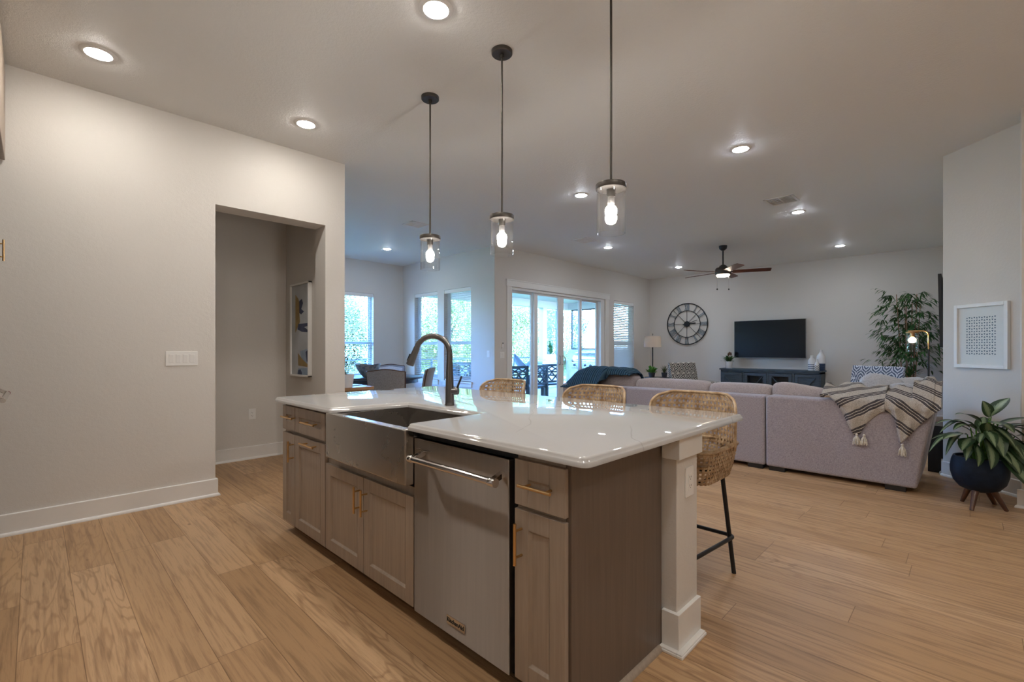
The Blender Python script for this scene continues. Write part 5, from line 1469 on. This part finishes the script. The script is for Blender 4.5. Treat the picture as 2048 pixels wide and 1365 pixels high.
def make_dchair(label):
    t = thing('dining_chair', label, 'dining chair', (0, 0, 0), 0, 'upholstered dining chairs in the nook')
    # local: faces +Y (toward the table), back at -Y
    def topz(u): return .895 + .030 * math.cos((u - .5) * 2 * math.pi) * .5 + .012
    def bck(d):
        def fn(u, v):
            x = (u - .5) * (.50 + .04 * v); z = .44 + (topz(u) - .44) * v
            return (x, -.215 - .10 * v ** 1.5 + d + .035 * (2 * u - 1) ** 2 * v, z)
        return fn
    A, B2 = bck(-.035), bck(.035)
    b = MB(); b.grid(A, 14, 10); b.grid(B2, 14, 10)
    for s_ in (0, 1):
        q = [A(s_, v / 10) for v in range(11)] + [B2(s_, 1 - v / 10) for v in range(11)]; b.add(q, [(i, i + 1, 20 - i, 21 - i) for i in range(10)])
    q = [A(u / 14, 1) for u in range(15)] + [B2(1 - u / 14, 1) for u in range(15)]; b.add(q, [(i, i + 1, 28 - i, 29 - i) for i in range(14)])
    b.build('backrest', M_grayfab, t, world=False, smooth=True)
    b = MB(); b.tube([Vector(A(0, v / 10)) + Vector((-.006, .035, 0)) for v in range(11)] + [Vector(A(u / 14, 1)) + Vector((0, .035, .006)) for u in range(15)] + [Vector(A(1, 1 - v / 10)) + Vector((.006, .035, 0)) for v in range(11)], .011, 8)
    b.build('show_wood_rail', M_walnut, t, world=False, smooth=True)
    f = MB(); f.grid(lambda u, v: tuple(Vector(bck(.040)(.06 + .88 * u, .04 + .90 * v))), 10, 8); f.build('inner_panel', M_whitefab, t, world=False, smooth=True)
    s_ = MB(); s_.pillow((0, .03, .45), (.50, .50, .11), .35, 28); s_.build('seat', M_whitefab, t, world=False, smooth=True)
    for sx, sy in ((1, 1), (-1, 1), (1, -1), (-1, -1)):
        l = MB(); l.tube([(.20 * sx, .03 + .20 * sy, .41), (.21 * sx, .03 + (.21 if sy > 0 else .26) * sy, 0)], [.022, .013], 10); l.build('leg', M_walnut, t, world=False, smooth=True)
    return t
dc = make_dchair('grey upholstered dining chair with its back to the kitchen')
def face(o, x, y, aim): o.location = (x, y, 0); o.rotation_euler = (0, 0, math.atan2(aim[1] - y, aim[0] - x) - math.pi / 2)
face(dc, 3.735, 6.21, (4.45, 6.95))
d2 = dup(dc, (0, 0, 0), 0, 'cream dining chair on the far side of the dark table'); face(d2, 4.60, 7.74, (3.9, 6.9))
d3 = dup(dc, (0, 0, 0), 0, 'dining chair seen from the side in front of the nook windows'); face(d3, 4.33, 6.50, (3.75, 7.10))
# ------------------------------------------------------------------ patio and garden
struct(box('ground', (-60, 9.22, -.9), (90, 90, -.55), M_lawn), 'lawn beyond the patio', 'ground')
struct(box('patio_floor', (5.92, 6.24, -.14), (13.9, 10.9, -.03), M_concrete), 'pale concrete patio floor', 'floor')
struct(box('patio_ceiling', (5.93, 6.25, 2.90), (13.9, 10.9, 3.0), M_patio), 'white covered patio ceiling', 'ceiling')
b = MB(); b.box(5.93, 10.55, 2.66, 13.9, 10.75, 2.90); struct(b.build('trim_2', M_patio), 'white patio roof beam', 'beam')
b = MB(); b.box(13.7, 6.25, 2.66, 13.9, 10.55, 2.90); struct(b.build('trim_3', M_patio), 'white patio roof side beam', 'beam')
for x, y, l in ((12.42, 10.65, 'white patio post left of the insect screen'), (13.32, 10.65, 'white patio post right of the insect screen'), (6.05, 10.65, 'white patio post behind the nook')):
    o = box('patio_post', (x - .10, y - .10, -.03), (x + .10, y + .10, 2.66), M_patio, None, .004); tag(o, l, 'post', None, 'structure')
t = thing('insect_screen', 'grey insect screen between the two patio posts', 'screen', (12.87, 10.65, 0))
box('mesh_sheet', (12.52, 10.64, .1), (13.22, 10.645, 2.6), M_screenmesh, t); box('bottom_rail', (12.52, 10.62, .04), (13.22, 10.67, .1), M_trim, t)
b = MB(); b.box(13.70, 6.6, -.03, 13.88, 10.5, 1.14); o = b.build('patio_half_wall', M_stone); tag(o, 'stone half wall behind the grill', 'wall', None, 'structure')
b = MB(); b.box(13.66, 6.6, 1.14, 13.92, 10.5, 1.21); o = b.build('wall_cap', M_patio); tag(o, 'white cap on the stone half wall', 'trim', None, 'structure')
t = thing('insect_screen', 'dark-edged insect screen above the grill wall', 'screen', (13.79, 9.6, 1.21))
box('mesh_sheet', (13.79, 8.9, 1.25), (13.795, 10.4, 2.62), M_screenmesh, t)
b = MB()
for a0, a1, c0, c1 in ((8.86, 8.90, 1.21, 2.66), (10.40, 10.44, 1.21, 2.66), (8.90, 10.40, 1.21, 1.25), (8.90, 10.40, 2.62, 2.66)): b.box(13.77, a0, c0, 13.81, a1, c1)
b.build('frame', M_dark, t)

# grill
t = thing('gas_grill', 'stainless steel built-in gas grill on the patio', 'grill', (12.75, 8.75, -.03))
box('stone_base', (12.45, 8.05, -.03), (13.15, 9.65, .60), M_stone, t, .004)
box('counter_slab', (12.40, 8.00, .84), (13.20, 8.22, .89), M_stone, t, .004); box('counter_slab', (12.40, 9.40, .84), (13.20, 9.75, .89), M_stone, t, .004)
box('pier', (12.45, 8.05, .60), (13.15, 8.20, .84), M_stone, t); box('pier', (12.45, 9.42, .60), (13.15, 9.65, .84), M_stone, t)
cpn = box('control_panel', (12.36, 8.24, .61), (12.50, 9.38, .80), M_grillsteel, t, .006)
for i in range(5):
    y = 8.40 + i * .21; MB().lathe([(.036, 12.36), (.034, 12.325), (1e-6, 12.32)], (0, y, .705), 18, 'x').build('knob', M_blackmetal, cpn, smooth=True)
box('firebox', (12.50, 8.24, .60), (13.12, 9.38, .86), M_grillsteel, t, .004)
b = MB(); n = 12; ppl = [(12.44 + .33 - .33 * math.cos(math.pi * k / n), .84 + .30 * math.sin(math.pi * k / n) ** .8) for k in range(n + 1)]
vs = [(x, 8.24, z) for x, z in ppl] + [(x, 9.38, z) for x, z in ppl]; k = len(ppl)
b.add(vs, [tuple(range(k)), tuple(reversed(range(k, 2 * k)))] + [(i, i + 1, k + i + 1, k + i) for i in range(k - 1)] + [(0, k, 2 * k - 1, k - 1)])
hd = b.build('hood', M_grillsteel, t, smooth=True)
b = MB(); b.tube([(12.40, 8.36, .90), (12.40, 9.26, .90)], .016, 12)
for y in (8.42, 9.2): b.tube([(12.40, y, .90), (12.47, y, .92)], .012, 8)
b.build('hood_handle', M_chrome, hd, smooth=True)

# patio serving counter with a potted plant, dining set
t = thing('patio_counter', 'white serving counter against the patio posts', 'counter', (11.9, 10.1, -.03))
box('counter_top', (11.42, 9.80, .78), (12.35, 10.45, .84), M_patio, t, .004); box('cabinet', (11.46, 9.85, -.03), (12.30, 10.42, .78), M_patio, t)
t = thing('patio_plant', 'blue-green plant in a white box pot on the serving counter', 'potted plant', (12.05, 10.0, .84))
box('pot', (11.93, 9.90, .84), (12.21, 10.12, 1.05), M_porcelain, t, .006)
b = MB(); rng = random.Random(8)
for i in range(70):
    a = rng.uniform(0, 6.28); r_ = rng.uniform(.05, .20); p = Vector((12.07, 10.01, 1.04 + rng.random() * .28)); leaf(b, p, p + Vector((r_ * math.cos(a), r_ * math.sin(a), rng.uniform(0, .2))), .06, .1)
b.build('foliage', M_bamboo, t, smooth=True)
t = thing('patio_table', 'dark metal patio dining table', 'table', (8.3, 8.3, -.03))
box('table_top', (7.45, 7.75, .66), (9.25, 8.75, .70), M_patiowood, t, .004)
for x in (7.52, 9.18):
    for y in (7.82, 8.68): box('leg', (x - .03, y - .03, -.03), (x + .03, y + .03, .66), M_patiowood, t)
def make_pchair(label):
    t = thing('patio_chair', label, 'patio chair', (0, 0, 0), 0, 'dark lattice-backed patio chairs')
    b = MB(); b.box(-.27, -.27, .40, .27, .27, .44); b.build('seat', M_patiowood, t, world=False, bevel=.004)
    b = MB(); y = -.27
    b.box(-.29, y - .02, .40, -.235, y + .02, .90); b.box(.235, y - .02, .40, .29, y + .02, .90); b.box(-.29, y - .02, .845, .29, y + .02, .90); b.box(-.235, y - .018, .47, .235, y + .018, .51); b.box(-.235, y - .018, .705, .235, y + .018, .735)
    for cx_ in (-.117, .117):
        for a, c_ in (((-.115, .51), (.115, .705)), ((.115, .51), (-.115, .705)), ((-.115, .735), (.115, .845)), ((.115, .735), (-.115, .845))):
            b.bar((cx_ + a[0], y, a[1]), (cx_ + c_[0], y, c_[1]), .022, .026, (0, 1, 0))
    b.build('lattice_back', M_patiowood, t, world=False)
    for sx in (-1, 1):
        b = MB(); b.box(sx * .29 - .025, -.27, .60, sx * .29 + .025, .27, .635); b.build('armrest', M_patiowood, t, world=False, bevel=.003)
        for yy in (-.25, .25):
            b = MB(); b.box(sx * .29 - .024, yy - .024, 0, sx * .29 + .024, yy + .024, .60 if yy > 0 else .42); b.build('leg', M_patiowood, t, world=False)
    return t
pc = make_pchair('dark lattice-backed patio chair behind the leftmost door pane'); pc.location = (7.05, 6.98, -.03); pc.rotation_euler = (0, 0, R(0))
dup(pc, (7.75, 7.02, -.03), R(4), 'dark lattice-backed patio chair behind the second door pane')
dup(pc, (8.55, 7.30, -.03), R(-6), 'dark lattice-backed patio chair partly behind the door handles')
dup(pc, (6.75, 8.25, -.03), R(-90), 'dark lattice-backed patio chair at the left end of the patio table')
dup(pc, (7.9, 9.3, -.03), R(180), 'dark lattice-backed patio chair on the garden side of the patio table')

M_slatecloth = plain('slate_canvas', (.12, .13, .15), .9)
# hammock chair, railing
b = MB()
def ham(u, v):
    x = 10.38 + .86 * u; z = 1.04 - .14 * u - .34 * math.sin(u * math.pi) ** .8
    return (x, 10.05 + .42 * (v - .5) * math.sin(u * math.pi) ** .5, z + .05 * abs(2 * v - 1))
t = thing('hammock', 'grey hammock chair on a dark stand beyond the first door pane', 'hammock', (10.8, 10.05, -.03))
b.grid(ham, 24, 6); b.build('cloth', M_slatecloth, t, smooth=True, solid=.012)
b = MB(); b.tube([(10.37, 10.05, 1.05), (10.32, 10.05, .5), (10.45, 10.05, .02), (10.8, 10.05, -.01), (11.15, 10.05, .02), (11.30, 10.05, .45), (11.25, 10.05, .91)], .018, 8)
for x in (10.45, 11.15): b.tube([(x, 9.65, -.01), (x, 10.45, -.01)], .018, 8)
b.build('stand', M_patiowood, t, smooth=True)
t = thing('patio_railing', 'thin dark cable railing along the patio edge', 'railing', (9.2, 10.8, 0))
b = MB()
for x in (6.3, 7.8, 9.3, 10.8, 12.2): b.box(x - .02, 10.78, -.03, x + .02, 10.82, .92)
b.build('posts', M_patiowood, t)
b = MB(); b.box(6.25, 10.775, .92, 12.3, 10.825, .955); b.build('top_rail', M_patiowood, t)
b = MB()
for k in range(9): z = .05 + k * .095; b.tube([(6.25, 10.8, z), (12.3, 10.8, z)], .004, 5)
for k in range(60): x = 6.3 + k * .1; b.tube([(x, 10.8, .0), (x, 10.8, .92)], .003, 4)
b.build('wire_grid', M_patiowood, t)
t = thing('nook_railing', 'thin dark wire fence outside the nook window', 'railing', (4.5, 11.2, -.55))
b = MB(); b.box(1.5, 11.18, .92, 6.1, 11.22, .955); b.build('top_rail', M_patiowood, t)
b = MB()
for x in (1.6, 3.1, 4.6, 6.0): b.box(x - .02, 11.18, -.56, x + .02, 11.22, .92)
b.build('posts', M_patiowood, t)
b = MB()
for k in range(9): z = -.4 + k * .145; b.tube([(1.5, 11.2, z), (6.1, 11.2, z)], .004, 5)
for k in range(32): x = 1.5 + k * .145; b.tube([(x, 11.2, -.5), (x, 11.2, .92)], .003, 4)
b.build('wire_grid', M_patiowood, t)

# trees
def crown_mesh(name, mat, seed, n, rad, leafsz, nb=16):
    rng = random.Random(seed); b = MB(); blobs = []
    for i in range(nb):
        v = Vector((rng.gauss(0, 1), rng.gauss(0, 1), rng.gauss(0, .8))).normalized() * rng.uniform(.25, .8) * rad
        blobs.append((v, rng.uniform(.28, .48) * rad))
    vs = []; fs = []
    for i in range(n):
        c, r_ = blobs[rng.randrange(nb)]
        d = Vector((rng.gauss(0, 1), rng.gauss(0, 1), rng.gauss(0, 1))).normalized()
        p = c + d * r_ * rng.uniform(.72, 1.05)
        a = Vector((rng.gauss(0, 1), rng.gauss(0, 1), rng.gauss(0, 1))).normalized(); e = a.cross(d + Vector((.01, .02, .03))).normalized(); g = a
        l = leafsz * rng.uniform(.6, 1.3); k = len(vs)
        vs += [p - g * l, p + e * l * .5, p + g * l, p - e * l * .5]; fs.append((k, k + 1, k + 2, k + 3))
    b.add(vs, fs); return b, blobs
def make_tree(name, label, cat, mat, seed, n, rad, leafsz, loc, hgt, sq=1.0):
    t = thing(name, label, cat, (loc[0], loc[1], -.56), 0, 'trees beyond the patio')
    b, blobs = crown_mesh(name, mat, seed, n, rad, leafsz); b.v = [Vector((p.x, p.y, p.z * sq + hgt)) for p in b.v]
    b.build('crown', mat, t, world=False)
    tr = MB(); tr.tube([(0, 0, 0), (.1, 0, hgt * .35), (0, .1, hgt * .7)], [.20, .15, .10], 10)
    for c, r_ in blobs[:8]: tr.tube([(.06, 0, hgt * .42), Vector((c.x * .5, c.y * .5, hgt * .75 + c.z * sq * .3)), Vector((c.x, c.y, hgt + c.z * sq))], [.07, .045, .02], 7)
    tr.build('trunk', M_bark, t, world=False, smooth=True)
    return t
T1 = make_tree('oak_tree', 'yellow-green tree outside the paired nook windows', 'tree', M_tree3, 21, 60000, 3.0, .036, (11.2, 15.6), 2.6, 1.15)
T2 = make_tree('oak_tree', 'blue-green tree behind the insect screen', 'tree', M_tree2, 22, 60000, 3.0, .036, (24.2, 20.2), 2.9, 1.15)
T3 = make_tree('oak_tree', 'pale tree outside the nook back window', 'tree', M_tree1, 23, 60000, 2.8, .034, (5.9, 14.3), 2.6, 1.2)
for src, loc, rz, sc_, l in ((T1, (15.6, 15.5), 70, 1.0, 'yellow-green tree filling the leftmost door pane'), (T3, (20.9, 15.9), 140, .52, 'small oak seen through the right door panes'),
                             (T2, (1.3, 15.2), 200, 1.0, 'blue-green tree left of the nook window view'), (T2, (8.6, 22.2), 130, 1.0, 'blue-green tree behind the nook windows'),
                             (T1, (29.5, 19.6), 250, .42, 'low bushy tree at the right of the patio view'), (T3, (33.5, 19.0), 300, .40, 'distant low bushy tree right of the patio view'), (T2, (19.0, 22.5), 90, 1.0, 'tall blue-green tree far behind the patio')):
    o = dup(src, (loc[0], loc[1], -.56), R(rz), l, (sc_, sc_, sc_))
